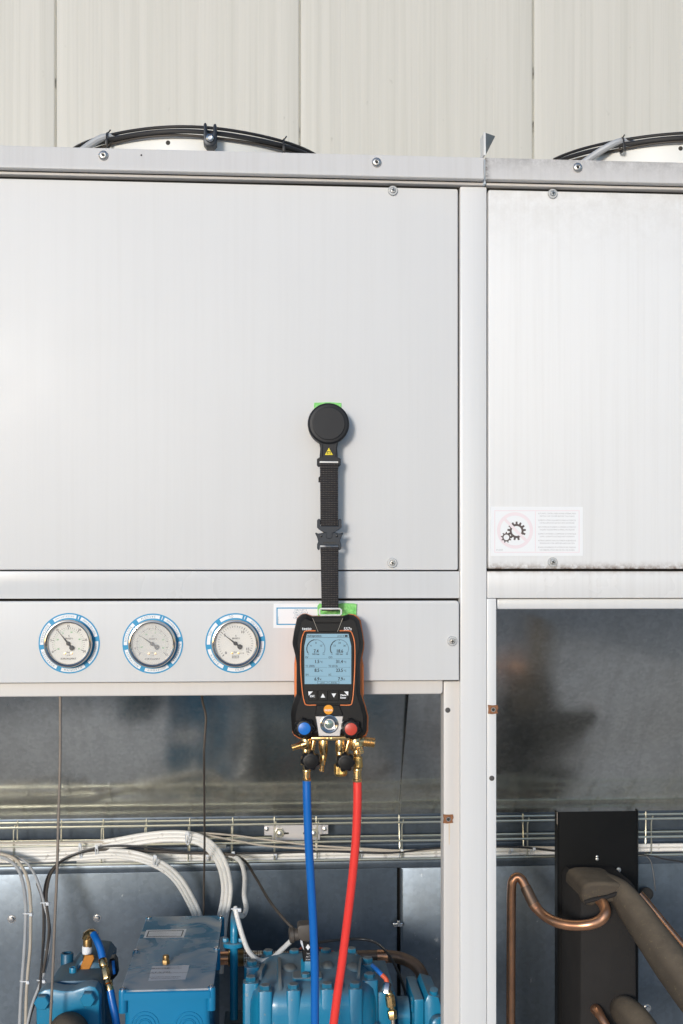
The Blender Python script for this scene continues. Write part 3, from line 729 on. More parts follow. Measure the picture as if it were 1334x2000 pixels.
# ------------------------------------------------------------------ gauges
def arctext(mb, s_, c, r, a, size, Y, sx=1.0):
    """characters whose tops point to the middle, reading anticlockwise on the picture's lower side"""
    tot = sum(text_geo(ch, size)[2]*sx+size*.16 if ch != ' ' else size*.4 for ch in s_)
    if tot > M(37): size *= M(37)/tot; tot = M(37)
    pos = -tot/2
    for ch in s_:
        wd = text_geo(ch, size)[2]*sx+size*.16 if ch != ' ' else size*.4
        th = a-(pos+wd/2)/r; pos += wd
        if ch == ' ': continue
        p = Vector((c.x+r*math.sin(th), Y, c.z+r*math.cos(th)))
        inward = Vector((-math.sin(th), 0, -math.cos(th))); right = Vector((-math.cos(th), 0, math.sin(th)))
        mb.text(ch, p, size, right=right, up=inward, sx=sx)
def gauge(u, v, words, needle, kind, lab):
    YP = -.012; c = P(u, v, YP); Rr = M(58)
    gR = thing('pressure_gauge', lab, 'gauge', (c.x, YP, c.z-Rr))
    rg = MB(); n = 72
    rg.loft([[(c.x+r*math.cos(t), Y, c.z+r*math.sin(t)) for t in [2*math.pi*k/n for k in range(n)]] for r, Y in ((.040, YP-.0006), (Rr, YP-.0006), (Rr, YP-.0001))], False, False)
    ring = obj('ring_label', rg, 'label_blue', gR)
    seps = [rad(a) for a in (-39, 20, 81, 141, 202, 262)]
    wh = MB(); wm = MB()
    for i in range(6):
        a0 = seps[i]+rad(5 if i != 1 else 5); a1 = (seps[(i+1) % 6]+(2*math.pi if i == 5 else 0))-rad(5)
        annulus(wh, c.x, c.z, M(48.6), M(55.2), a0, a1, YP-.0009, 14)
    annulus(wh, c.x, c.z, M(48.6), M(55.2), seps[1]-rad(.8), seps[1]+rad(.8), YP-.0009, 2)
    k = obj('print', wh, 'paper', gR); k.parent = ring
    tx = MB()
    for i in range(6):
        a0, a1 = seps[i], seps[(i+1) % 6]+(2*math.pi if i == 5 else 0)
        arctext(tx, words[i], c, M(51.9), (a0+a1)/2, M(6.6), YP-.0011, .95)
    k = obj('print', tx, 'ink_blue_grey', gR); k.parent = ring
    obj('bezel', MB().lathe([(.0455, 0), (.0458, .012), (.0455, .0150), (.0440, .0172), (.0420, .0176), (.0402, .0166), (.0392, .0140), (.0386, .0075)], c+Vector((0, -.0007, 0)), seg=72, cap=False), 'chrome', gR)
    Yd = YP-.0085
    dial = obj('dial', MB().lathe([(.0390, .0), (.0390, .0005), (.0001, .0005)], (c.x, Yd, c.z), seg=60), 'dial', gR)
    bk = MB(); gn = MB(); Yt = Yd-.0008
    def tick(mb, a, r0, r1, w_):
        d = Vector((math.sin(a), 0, math.cos(a))); q = Vector((math.cos(a), 0, -math.sin(a))); o = Vector((c.x, Yt, c.z))
        mb.quad(o+d*r0-q*w_*1.4, o+d*r0+q*w_*1.4, o+d*r1+q*w_*1.4, o+d*r1-q*w_*1.4)
    def numb(mb, s_, a, r, size):
        mb.text(s_, (c.x+r*math.sin(a), Yt, c.z+r*math.cos(a)), size*1.12, bold=.00015)
    if kind == 0:
        for k in range(0, 31):
            a = rad(-118+k*235/30); tick(bk, a, .0285 if k % 5 else .0270, .0308, .00022 if k % 5 else .0004)
        for s_, k in (('0', 0), ('5', 5), ('10', 10), ('15', 15), ('20', 20), ('25', 25), ('30', 30)): numb(bk, s_, rad(-118+k*235/30), .0335, .0052)
        for k in range(0, 40): tick(gn, rad(-118+k*235/39), .0255, .0268, .00018)
        for s_, k in (('-40', 0), ('-20', 8), ('0', 15), ('20', 22), ('40', 31), ('60', 39)): numb(gn, s_, rad(-118+k*235/39), .0222, .0036)
    elif kind == 1:
        for k in range(0, 45):
            a = rad(-128+k*256/44); tick(bk, a, .0285 if k % 4 else .0270, .0308, .0002 if k % 4 else .0004)
        for s_, k in (('-1', 0), ('0', 4), ('5', 24), ('10', 44)): numb(bk, s_, rad(-128+k*256/44), .0335, .0052)
        for k in range(0, 40): tick(gn, rad(-118+k*235/39), .0248, .0262, .00018)
        for s_, k in (('-60', 2), ('-20', 14), ('0', 22), ('20', 31), ('40', 38)): numb(gn, s_, rad(-118+k*235/39), .0218, .0036)
    else:
        for k in range(0, 33):
            a = rad(-135+k*267/32); tick(bk, a, .0305, .0340 if k % 10 else .0350, .00024 if k % 10 else .00045)
        for s_, k in (('0', 0), ('5', 10), ('10', 20), ('15', 30), ('16', 32)):
            numb(bk, s_, rad(-135+k*267/32) - (.12 if k == 32 else 0), .0258 if k != 32 else .0285, .0064 if k != 32 else .0045)
    bk.text('S', (c.x+.001, Yt, c.z+.0145), .0050, bold=.0001); bk.text('EN 837-1', (c.x+.001, Yt, c.z+.0095), .0046, sx=.85, bold=.00015)
    bk.text('bar', (c.x, Yt, c.z-.0165), .0050)
    if kind < 2:
        bk.text('0.18', (c.x, Yt, c.z-.0225), .0036); bk.text('EUROKLIMAT', (c.x, Yt, c.z-.0290), .0046, sx=1.05, bold=.00012)
    else:
        bk.text('0.18', (c.x+.013, Yt, c.z-.0190), .0040)
        bk.text('WIKA', (c.x, Yt, c.z-.0262), .0042, sx=1.25, bold=.0001)
        for (a, b_, e, f) in ((-.0065, -.0288, .0065, -.0284), (-.0065, -.0236, .0065, -.0232), (-.0065, -.0284, -.0061, -.0236), (.0061, -.0284, .0065, -.0236)):
            bk.quad((c.x+a, Yt, c.z+b_), (c.x+e, Yt, c.z+b_), (c.x+e, Yt, c.z+f), (c.x+a, Yt, c.z+f))
    k = obj('print', bk, 'ink_dark', gR); k.parent = dial
    if gn.v: k = obj('print', gn, 'ink_green', gR); k.parent = dial
    for s_ in (-1, 1):
        k = obj('dial_screw', MB().lathe([(.0020, 0), (.0020, .0008), (.0001, .0010)], (c.x+s_*.0062, Yd-.0005, c.z-.0190), seg=14), 'brass', gR); k.parent = dial
    a = rad(needle); d = Vector((math.sin(a), 0, math.cos(a))); q = Vector((math.cos(a), 0, -math.sin(a))); o = Vector((c.x, Yd-.0034, c.z))
    out = [o+d*.031, o+q*.0010+d*.012, o+q*.0019, o-d*.0055+q*.0016, o-d*.0085+q*.0044, o-d*.0135+q*.0048, o-d*.0155+q*.002, o-d*.0155-q*.002, o-d*.0135-q*.0048, o-d*.0085-q*.0044, o-d*.0055-q*.0016, o-q*.0019, o-q*.0010+d*.012]
    mb = MB().loft([out, [p+Vector((0, .0008, 0)) for p in out]]); mb.lathe([(.0038, -.001), (.0038, .0014), (.003, .002), (.0001, .002)], o, seg=20)
    obj('needle', mb, 'ink_dark', gR)
    obj('glass', MB().lathe([(.0399, .0), (.0399, .0012), (.0001, .0012)], (c.x, YP-.0145, c.z), seg=60), 'fogged_glass' if kind == 1 else 'gauge_glass', gR)
gauge(135.3, 1256.3, ['DRUCKLEITUNG', 'НАГНЕТАНИЕ', 'REFOULEMENT', 'MANDATA', 'DESCARGA', 'DISCHARGE'], -39, 0, 'round pressure gauge with green inner scale, leftmost of the three, blue discharge ring label')
gauge(298.5, 1257, ['SAUGEN', 'ВСАСЫВАНИЕ', 'ASPIRATION', 'ASPIRAZIONE', 'ASPIRACION', 'SUCTION'], -55, 1, 'round pressure gauge with misted pale dial, middle of the three')
gauge(460, 1256, ['ÖL', 'МАСЛО', 'HUILE', 'OLIO', 'ACEITE', 'OIL'], -52.7, 2, 'round oil pressure gauge with large black numerals, nearest the hanging meter')

# ------------------------------------------------------------------ magnet and strap
st = thing('magnetic_hanger', 'black round magnet with webbing strap and buckle holding up the meter', 'strap', P(643, 1196, -.04))
cm = P(642, 827, -.046)
R0 = M(41, -.046)
obj('magnet', MB().lathe([(.030, -.0405), (.0365, -.040), (.0385, -.034), (R0-.001, -.014), (R0, -.008), (R0-.0008, -.003), (R0-.004, -.0005), (M(31.5), 0), (M(31), .0012), (M(30.3), .0014), (.0001, .0015)], cm, seg=72), 'magnet', st, ang=12)
out = pxo([(622.5, 858), (626, 875), (624.5, 893), (619.5, 896), (619.5, 908), (622, 911), (662.5, 911), (665.5, 908), (665.5, 896), (660, 893), (658.5, 875), (662, 858), (652, 862), (632, 862)], -.042)
mb = MB().prism(out, -.042, -.030, [(.0012, 0), (0, .0012)])
nk = obj('strap_bracket', mb, 'magnet', st)
for u in (629, 655.5):
    k = obj('rib', MB().box(X(u-1.3, -.043), X(u+1.3, -.043), -.0435, -.041, Z(642, 892, -.043), Z(642, 867, -.043), .0006), 'magnet', st); k.parent = nk
k = obj('slot_gap', MB().box(X(624.5, -.0424), X(660.5, -.0424), -.0424, -.0418, Z(642, 904.8, -.0424), Z(642, 901, -.0424), .0002), 'white_plastic', st); k.parent = nk
mb = MB().poly([P(634.5, 888.5, -.0436), P(650, 888.5, -.0436), P(642.3, 874.5, -.0436)]); obj('warning_mark', mb, 'yellow', st)
mb = MB(); Yk = -.0438
for (a, b, c_, d) in ((638.7, 881.5, 640.0, 886.5), (644.4, 881.5, 645.7, 886.5), (640.0, 881.5, 644.4, 882.7)): mb.quad(P(a, d, Yk), P(c_, d, Yk), P(c_, b, Yk), P(a, b, Yk))
mb.quad(P(641.6, 886, Yk), P(642.9, 886, Yk), P(642.9, 884.6, Yk), P(641.6, 884.6, Yk)); obj('print', mb, 'ink_dark', st)
def web(u0, u1, v0, v1, Y0, Y1, name='webbing'):
    n = 14; rings = []
    for k in range(n+1):
        f = k/n; v = v0+(v1-v0)*f; Y = Y0+(Y1-Y0)*f-.001*math.sin(f*math.pi*2)
        a = P(u0[0]+(u0[1]-u0[0])*f, v, Y); b = P(u1[0]+(u1[1]-u1[0])*f, v, Y); b.z = a.z
        rings.append([a, a+Vector((.002, -.0008, 0)), b+Vector((-.002, -.0008, 0)), b, b+Vector((0, .0014, 0)), a+Vector((0, .0014, 0))])
    return MB().loft(rings)
obj('webbing', web((625.5, 626.5), (660.3, 660.5), 904.5, 1027.5, -.0445, -.045), 'webbing', st, 'upper webbing length')
obj('webbing', web((625, 626), (659.5, 660), 914, 1024, -.0405, -.041), 'webbing', st)
obj('webbing_tail', MB().prism(pxo([(622, 942), (658, 942), (659, 930), (626, 929), (622, 933)], -.0425), -.0425, -.0412), 'webbing', st)
obj('webbing_fold', web((624.8, 624.8), (660.8, 660.8), 904, 916, -.0462, -.0464), 'webbing', st)
obj('webbing', web((626, 628.3), (660.5, 661.3), 1069.5, 1193, -.047, -.0535), 'webbing', st, 'lower webbing length')
obj('webbing', web((626.5, 629), (661, 661), 1072, 1188, -.043, -.049), 'webbing', st)
obj('webbing_fold', web((625.5, 626), (661, 661.5), 1068.5, 1081, -.0488, -.0492), 'webbing', st)
def plate(pts, Y, th, bev=.0012): return MB().prism(pxo(pts, Y), Y, Y+th, [(bev, 0), (0, bev)])
Yb = -.0485
ub = [(619.5, 1016), (621.5, 1013.5), (625, 1013.5), (626, 1016), (626, 1027.5), (661, 1027.5), (661, 1016), (662, 1013.5), (665, 1013.5), (667, 1016), (667, 1030), (663, 1034), (656, 1038), (652.5, 1040.5), (649, 1041), (649, 1050), (645, 1052), (640, 1052), (637, 1050), (637, 1041), (633, 1040.5), (629, 1038), (623, 1034), (619.5, 1030)]
obj('buckle', plate(ub, Yb-.0012, .005, .0008), 'buckle', st, 'upper buckle half with hook')
lb_ = [(615.5, 1041.5), (617, 1040), (621.5, 1042), (626, 1041.5), (631, 1040), (655, 1040), (660, 1041.5), (665, 1042), (669, 1040), (670.5, 1041.5), (667.5, 1047), (665.5, 1053), (664.5, 1058), (666.5, 1063), (666.5, 1071), (664, 1074.5), (661.5, 1073.5), (661, 1065), (625, 1065), (624.5, 1073.5), (622, 1074.5), (619.5, 1071), (619.5, 1063), (621.5, 1058), (620.5, 1053), (618.5, 1047)]
obj('buckle', plate(lb_, Yb, .006, .001), 'buckle', st, 'lower buckle half with side levers')
for u in (627.2, 657.7):
    c = P(u, 1047, Yb-.0002); obj('rivet', MB().lathe([(.0022, 0), (.0022, .0008), (.0014, .0012), (.0001, .0012)], c, seg=14), 'black_gloss', st)
obj('print', MB().text('AUSTRIALPIN', P(643, 1060, Yb-.0002), M(3.6), sx=1.1), 'black_gloss', st)
# ------------------------------------------------------------------ digital manifold
DY = -.088
dv = thing('digital_manifold', 'black and orange refrigeration meter with blue screen hanging from the strap', 'meter', P(643, 1447, -.05))
lp = [P(u, v, -.054) for u, v in ((624, 1199), (624, 1191), (626, 1189), (664, 1189), (666.5, 1191), (666.5, 1199))]
obj('hanging_loop', MB().tube(lp+[P(664, 1201.5, -.054), P(626, 1201.5, -.054), lp[0]], .0017, 10, 3, smooth=False), 'white_plastic', dv)
body = [(588, 1202.5), (592, 1200.5), (599, 1200), (606, 1203), (610, 1204.5), (672, 1204.5), (676, 1203), (682, 1200.5), (692, 1202), (698, 1206.5), (703, 1213), (708, 1235), (711, 1256), (710, 1268), (706, 1285), (704.5, 1300), (705, 1355), (707.5, 1363),
        (713, 1380), (718, 1400), (717.5, 1428), (714, 1437), (704, 1443), (690, 1447), (674, 1441), (664, 1438.5), (622, 1438.5), (613, 1441), (600, 1447), (585, 1443), (574, 1436), (570.5, 1428), (568.5, 1398), (572, 1380), (576, 1367), (580, 1358), (580, 1298), (577.5, 1282), (572.5, 1262), (572, 1256), (575, 1235), (581, 1209)]
bodyo = [(u+(2.0 if u > 643 and (v < 1215 or v > 1270) else (1 if u > 643 else 0))-(1 if (u < 643 and v > 1290 and v < 1360) else 0)-(3.5 if (u < 643 and 1290 < v < 1362) else 0), v-(1.2 if v < 1215 else 0)) for u, v in body]
bodyo = [(u+(4 if (u > 643 and 1290 < v < 1360) else 0), v) for u, v in bodyo]
obj('orange_shell', MB().prism(pxo(bodyo, -.055), -.055, -.022, [(.0015, 0), (0, .0015)]), 'orange', dv, 'orange rear shell showing along the edges')
bo = pxo(body, DY)
obj('front_shell', MB().prism(bo, DY, -.050, [(.0085, 0), (.0075, .0008), (.0012, .010), (0, .013)]), 'black_rubber', dv, ang=14)
F = DY
# raised cheek ridges beside the screen
for pts in ([(609, 1206), (672, 1206), (668, 1216), (614, 1216)], [(614, 1217), (667, 1217), (657.5, 1234), (623, 1234)]):
    obj('top_ridge', MB().prism(pxo(pts, F-.0012), F-.0012, F+.004, [(.0008, 0), (0, .0008)]), 'black_rubber', dv)
for a, b in (((610.5, 1207), (621.5, 1234)), ((669.5, 1207), (659, 1234))):
    obj('ridge_line', MB().tube([P(*a, F-.0013), P(*b, F-.0013)], .00035, 5, smooth=False), 'cable_beige', dv)
bz = [(599, 1234), (682, 1234), (688, 1241), (691, 1260), (691, 1300), (689, 1345), (686.5, 1370), (682, 1375), (599, 1375), (595.5, 1370), (592.5, 1345), (590, 1300), (590, 1260), (593, 1241)]
obj('screen_bezel', MB().prism(pxo(bz, F-.0015), F-.0015, F+.003, [(.0007, 0), (0, .0007)]), 'black_plastic', dv)
for pts in ([(616.5, 1232), (598.5, 1232.2), (593, 1237), (588, 1258), (587.2, 1300), (590, 1345), (594.5, 1371), (600, 1377), (617.5, 1377)], [(663.5, 1232), (682, 1232.2), (688, 1238), (692.8, 1258), (693, 1300), (690.8, 1345), (687.8, 1371), (683, 1377), (664.5, 1377)]):
    obj('orange_outline', MB().tube([P(u, v, F-.0008) for u, v in pts], .00105, 6, 3), 'orange', dv)
scr = [(599.5, 1238), (680.5, 1238), (686, 1262), (686, 1336), (595, 1336), (594.5, 1262)]
ws_ = obj('screen', MB().prism(pxo(scr, F-.0022), F-.0022, F), 'lcd', dv)
YS = F-.0025; T = MB(); G2 = MB()
def hl(mb, u0, u1, v, h=.55): mb.quad(P(u0, v+h, YS), P(u1, v+h, YS), P(u1, v-h*.2, YS), P(u0, v-h*.2, YS))
T.text('Refrigeration', P(600.5, 1241.7, YS), M(5.0), 'L', bold=M(.12)); T.text('pHd', P(663, 1242, YS), M(4.6)); T.text('B', P(670.5, 1242, YS), M(4.6)); T.quad(P(673.5, 1244, YS), P(679, 1244, YS), P(679, 1240, YS), P(673.5, 1240, YS))
hl(T, 597, 682, 1244.8, .5)
for uc, vals, big, nm, fill in ((617, ('0', '4', '8', '12', '16'), '7.4', 'ND bar', .46), (663, ('0', '12', '24', '36', '48'), '18.6', 'HD bar', .39)):
    c = P(uc, 1267, YS); a0, a1 = rad(-118), rad(118); am = a0+(a1-a0)*fill
    annulus(T, c.x, c.z, M(16.2), M(17.9), a0, am, YS, 14); annulus(G2, c.x, c.z, M(16.4), M(17.6), am, a1, YS, 14)
    for i, s_ in enumerate(vals):
        a = rad(-118+59*i)
        if i in (0, 4): T.text(s_, P(uc+(-14.5 if i == 0 else 14.5), 1277.5, YS), M(4.4))
        else: T.text(s_, c+Vector((math.sin(a)*M(11), 0, math.cos(a)*M(11))), M(4.6), bold=M(.1))
        d = Vector((math.sin(a), 0, math.cos(a))); q = Vector((d.z, 0, -d.x))*M(.25); T.quad(c+d*M(14.5)-q, c+d*M(14.5)+q, c+d*M(17)+q, c+d*M(17)-q)
    T.text(big, P(uc+.3, 1271.6, YS), M(9.0), sx=.85, bold=M(.26)); T.text(nm, P(uc, 1277.5, YS), M(4.4), bold=M(.12))
for i, (l1, n1, x1, l2, n2, x2) in enumerate((('EV', '1.5', '\u00b0C', 'CO', '31.4', '\u00b0C'), ('T1 (302)', '8.5', '\u00b0C', 'T2 (212)', '23.5', '\u00b0C'), ('SH', '6.9', 'K', 'SC', '7.9', 'K'))):
    v = 1284+i*17
    T.text(l1, P(596.5, v-.3, YS), M(4.9), 'L', bold=M(.1)); T.text(l2, P(641.5, v-.3, YS), M(4.9), 'L', bold=M(.1)); hl(G2, 596, 639.5, v+2.4, .45); hl(G2, 641, 684, v+2.4, .45)
    T.text(n1, P(623.5, v+8.0, YS), M(8.8), 'R', sx=.88, bold=M(.26)); T.text(x1, P(625, v+9, YS), M(4.9), 'L', bold=M(.1)); T.text(n2, P(669.5, v+8.0, YS), M(8.8), 'R', sx=.88, bold=M(.26)); T.text(x2, P(671, v+9, YS), M(4.9), 'L', bold=M(.1))
for u0, u1, s_ in ((620, 639.5, 'pHd'), (642, 662.5, 'R410a')):
    frame(T, u0, 1330.5, u1, 1335.6, .45, YS); T.text(s_, P((u0+u1)/2, 1333.3, YS), M(4.2))
k = obj('print', T, 'lcd_ink', dv); k.parent = ws_; k = obj('print', G2, 'lcd_mid', dv); k.parent = ws_
# buttons
for i, uc in enumerate((610, 630.7, 652, 673)):
    pts = [(uc-9.5, 1349), (uc+9.5, 1349), (uc+9.5, 1368), (uc-9.5, 1368)]
    if i == 0: pts = [(uc-10, 1349), (uc+9.5, 1349), (uc+9.5, 1368), (uc-7.5, 1368)]
    if i == 3: pts = [(uc-9.5, 1349), (uc+10, 1349), (uc+7.5, 1368), (uc-9.5, 1368)]
    bt = obj('button', MB().prism(pxo(pts, F-.0035), F-.0035, F-.001, [(.0008, 0), (0, .0008)]), 'black_plastic', dv)
    q = MB(); Yw = F-.0037; tri = lambda *p: q.poly([P(uc+a, 1358+b, Yw) for a, b in p])
    if i == 0: tri((-8, -7.5), (-7, 1), (1, -7.5)); q.text('ESC', P(uc, 1359.7, Yw), M(5.4), bold=M(.25))
    if i == 1: tri((-4.5, 4.5), (4.5, 4.5), (0, -3.5))
    if i == 2: tri((-4.5, -3.5), (0, 4.5), (4.5, -3.5))
    if i == 3: tri((7.5, -7.5), (-1, -7.5), (6.8, 1)); q.text('Menu', P(uc-2.5, 1357.5, Yw), M(5.0), bold=M(.25)); q.text('Enter', P(uc-2.5, 1362.5, Yw), M(5.0), bold=M(.25))
    k = obj('print', q, 'ink_white', dv); k.parent = bt
mb = MB(); mb.text('testo', P(599, 1227.5, F-.0003), M(8.6), bold=M(.12)); mb.text('557s', P(679, 1228, F-.0003), M(8), bold=M(.1)); obj('print', mb, 'ink_white', dv)
# lower hood, logo, sight glass
obj('hood', MB().prism(pxo([(618, 1377), (663, 1377), (670.5, 1398), (615.5, 1398)], F-.003), F-.003, F+.004, [(.0012, 0), (0, .0012)]), 'black_rubber', dv)
c = P(641.5, 1386, F-.0032); lg = obj('logo_disc', MB().lathe([(M(9), 0), (M(8.8), .0006), (.0001, .0008)], c, seg=32), 'orange_logo', dv)
k = obj('print', MB().text('testo', c+Vector((0, -.0010, -.0003)), M(7.2), bold=M(.08)), 'ink_white', dv); k.parent = lg
obj('sight_plate', MB().prism(pxo([(616, 1398.5), (670.5, 1398.5), (664, 1438), (622.5, 1438)], F-.002), F-.002, F+.02, [(.001, 0), (0, .001)]), 'brushed', dv)
c = P(643, 1414.5, F-.002)
sg = obj('sight_glass', MB().lathe([(M(17.5), 0), (M(17.3), .0016), (M(15.5), .0022), (M(13), .0012), (M(11.5), .0020), (M(10.2), .0016), (M(9.6), -.003), (M(9), -.0055)], c, seg=48, cap=False), 'chrome', dv)
m_, t_, b_ = new_mat('sight_lens'); b_.inputs['Base Color'].default_value = (.30, .36, .31, 1); b_.inputs['Roughness'].default_value = .06; b_.inputs['Coat Weight'].default_value = 1; b_.inputs['Metallic'].default_value = .5
k = obj('lens', MB().lathe([(M(9.9), -.003), (M(8), .0004), (M(4), .0016), (.0001, .0020)], c, seg=32, cap=False), m_, dv); k.parent = sg
def knob(u, v, Y, r, m, capm, rc, par, depth=.016, lobes=7, ax=(0, -1, 0), ph=0.3):
    c = P(u, v, Y)+Vector((0, depth, 0))
    fn = lambda th, i: 1-(.085*(1-math.cos(lobes*th+ph))/2*2 if i < 4 else 0)
    kb = obj('knob', MB().lathe([(r*.96, 0), (r, depth*.2), (r, depth*.62), (r*.93, depth*.82), (r*.74, depth), (r*.66, depth*1.02), (.0001, depth*1.02)], c, ax, 84, fn), m, par, ang=50)
    k = obj('knob_cap', MB().lathe([(rc, 0), (rc, .0008), (rc*.9, .0013), (.0001, .0015)], c+Vector(ax)*depth*1.02, ax, 36), capm, par); k.parent = kb
    return kb
knob(594.5, 1423, -.108, M(20.5, -.1), 'black_plastic', 'cap_blue', M(12, -.1), dv).__setitem__('label', 'valve knob with blue cap')
knob(685.5, 1424, -.108, M(20.5, -.1), 'black_plastic', 'cap_red', M(12, -.1), dv, ph=1.4).__setitem__('label', 'valve knob with red cap')
# brass manifold
Yv = -.062
mb = MB().box(X(607, Yv-.01), X(684, Yv-.01), Yv-.012, Yv+.012, Z(640, 1445, Yv), Z(640, 1437, Yv), .002)
for u in (640, 648): 
    c = P(u, 1442.5, Yv-.012); mb.lathe([(.0022, 0), (.0022, .0012), (.0001, .0016)], c, seg=12)
br = obj('brass_block', mb, 'brass', dv)
def fit(segs, m, name='brass_fitting', label=None, seg=24, hexes=()):
    """segs = [((u,v),(u,v),r0px,r1px)]"""
    mb = MB()
    for (a, b, r0, r1, Y) in segs:
        A, B = P(a[0], a[1], Y), P(b[0], b[1], Y); d = B-A
        mb.lathe([(M(r0, Y)*.92, 0), (M(r0, Y), d.length*.06), (M(r1, Y), d.length*.94), (M(r1, Y)*.92, d.length)], A, d, seg)
    return obj(name, mb, m, dv, label)
def thread(a, b, r, Y, n=6):
    mb = MB(); A, B = P(*a, Y), P(*b, Y); d = B-A; L = d.length; pr = [(M(r)*.8, 0)]
    for k in range(n): pr += [(M(r)*.86, L*(k+.1)/n), (M(r), L*(k+.4)/n), (M(r), L*(k+.6)/n), (M(r)*.86, L*(k+.9)/n)]
    pr += [(M(r)*.8, L), (M(r)*.5, L), (M(r)*.45, L*.9), (.0001, L*.9)]
    mb.lathe(pr, A, d, 24); return mb
fit([((631.5, 1441), (631.5, 1465), 8.8, 8.8, Yv), ((632, 1464), (632, 1475), 8.6, 7.2, Yv), ((632, 1474), (629.5, 1496), 6.8, 5.0, Yv)], 'brass')
obj('brass_fitting', thread((629, 1494), (628.5, 1507), 5.0, Yv, 4), 'brass', dv)
fit([((663.5, 1441), (663.5, 1468), 8.8, 8.8, Yv), ((663.5, 1467), (665, 1495), 8, 6.5, Yv)], 'brass')
fit([((665, 1492), (665.5, 1512), 13, 13.2, Yv), ((665.5, 1511), (665.5, 1515.5), 13, 10.5, Yv)], 'knurl', 'knurled_cap')
fit([((613, 1443), (607, 1478), 5.5, 4.5, Yv+.012), ((682, 1443), (673, 1478), 5.5, 4.5, Yv+.012)], 'brass')
# left branch
fit([((597, 1441), (597, 1463), 10, 9.5, Yv), ((597.5, 1460), (598, 1480), 7.2, 7, Yv), ((598, 1476), (599, 1492), 9.5, 9.5, Yv), ((599, 1490), (599, 1508), 8.0, 7.5, Yv)], 'brass')
fit([((598, 1452), (587, 1456), 8, 7.5, Yv-.004)], 'brass')
obj('brass_fitting', thread((588, 1455.5), (569.5, 1461), 6.2, Yv-.008, 6), 'brass', dv)
obj('brass_fitting', thread((592, 1478), (590, 1494), 3.5, Yv+.01, 3), 'brass', dv)
# right branch
fit([((694, 1441), (694, 1465), 10.5, 10, Yv), ((697, 1462), (697.5, 1480), 7.4, 7.4, Yv), ((698, 1503), (698, 1500), 8.5, 8.5, Yv)], 'brass')
fit([((694, 1449), (712, 1448), 10, 9.5, Yv+.004)], 'brass')
obj('brass_fitting', thread((709, 1448), (732, 1451), 10.0, Yv+.004, 7), 'brass', dv)
fit([((697, 1449), (702, 1463), 7.2, 7.2, Yv-.012)], 'brass', 'brass_nut', seg=6)
obj('brass_fitting', thread((701, 1460), (705.5, 1472), 6.6, Yv-.016, 3), 'brass', dv)
fit([((698.5, 1478), (699.5, 1499), 8.8, 9.4, Yv)], 'knurl', 'knurled_nut')
knob(607, 1487, -.098, M(20, -.09), 'black_plastic', 'black_rubber', M(11, -.09), dv, depth=.018, ph=2.2)
knob(675.5, 1489.5, -.098, M(20, -.09), 'black_plastic', 'black_rubber', M(11, -.09), dv, depth=.018, ph=.9)
for u in (604, 678):
    A = P(u, 1487, -.082); obj('valve_stem', MB().lathe([(.006, 0), (.006, .02)], A+Vector((0, .02, 0)), (0, -1, 0), 20), 'brass', dv)

# hoses
def hose(name, lab, pts, r, m, ferr):
    root = thing(name, lab, 'hose', P(pts[-1][0], pts[-1][1], pts[-1][2]))
    obj('tube', MB().tube([P(u, v, Y) for u, v, Y in pts], r, 20, 12), m, root)
    (a, b, r0) = ferr
    A, B = P(*a, Yv), P(*b, Yv); L = (B-A).length; mb = MB()
    mb.lathe([(M(r0)*1.02, 0), (M(r0)*1.05, L*.05), (M(r0)*1.05, L*.12), (M(r0)*.92, L*.18), (M(r0)*.92, L*.72), (M(r0)*1.08, L*.78), (M(r0)*1.08, L*.92), (M(r0)*.98, L)], A, B-A, 24, lambda th, i: 1-(.05*(1+math.cos(12*th))/2 if 2 < i < 5 else 0))
    obj('ferrule', mb, 'brass', root)
    return root
hose('blue_hose', 'blue rubber hose hanging straight down from the left side of the meter', [(599, 1524, Yv), (600, 1570, -.062), (602.5, 1640, -.058), (607, 1720, -.05), (611.5, 1800, -.04), (614.5, 1880, -.03), (615, 1950, -.022), (615, 2060, -.012), (614, 2250, .02)], .0080, 'hose_blue', ((599, 1504), (599.3, 1525.5), 7.8))
hose('red_hose', 'red rubber hose hanging in a slight curve from the right side of the meter', [(698, 1525, Yv), (698, 1570, -.062), (695, 1640, -.058), (687.5, 1720, -.05), (678, 1800, -.04), (668, 1880, -.03), (658, 1950, -.022), (644, 2060, -.012), (620, 2250, .02)], .0083, 'hose_red', ((698, 1502), (698, 1527.5), 8.2))

# ================================================================== inside the machine space
# ------------------------------------------------------------------ wire cable tray
ty0, ty1 = .715, .660
zt0 = Z(600, 1600, ty0); zbm = Z(600, 1681, ty1); zmid = Z(600, 1645, ty1)
tray = thing('wire_cable_tray', 'yellowish zinc wire tray running along the back carrying the cables', 'cable tray', (X(700, ty1), ty1, zbm))
for y, z in ((ty0, zt0), (ty1, zt0), (ty1, zmid), (ty1, zbm), (ty0, zmid), (ty0, zbm)):
    obj('long_wire', MB().tube([(XL+.03, y, z), (0, y, z), (XR-.03, y, z)], .0028, 8, 2), 'zinc', tray)
x0 = X(536, ty1)
for k in range(-11, 15):
    x = x0+.1085*k
    if x < XL+.05 or x > XR-.05: continue
    e = random.uniform(-.002, .002)
    obj('cross_wire', MB().tube([(x+e, ty0-.004, zt0+.008), (x+e, ty0-.005, zt0-.02), (x, ty0-.005, zbm+.006), (x, ty0-.01, zbm-.004), (x, ty1+.008, zbm-.004), (x, ty1+.004, zbm+.006), (x, ty1+.004, zt0-.01), (x+.004, ty1+.003, zt0+.007)], .0019, 6, 2, smooth=False), 'zinc', tray)
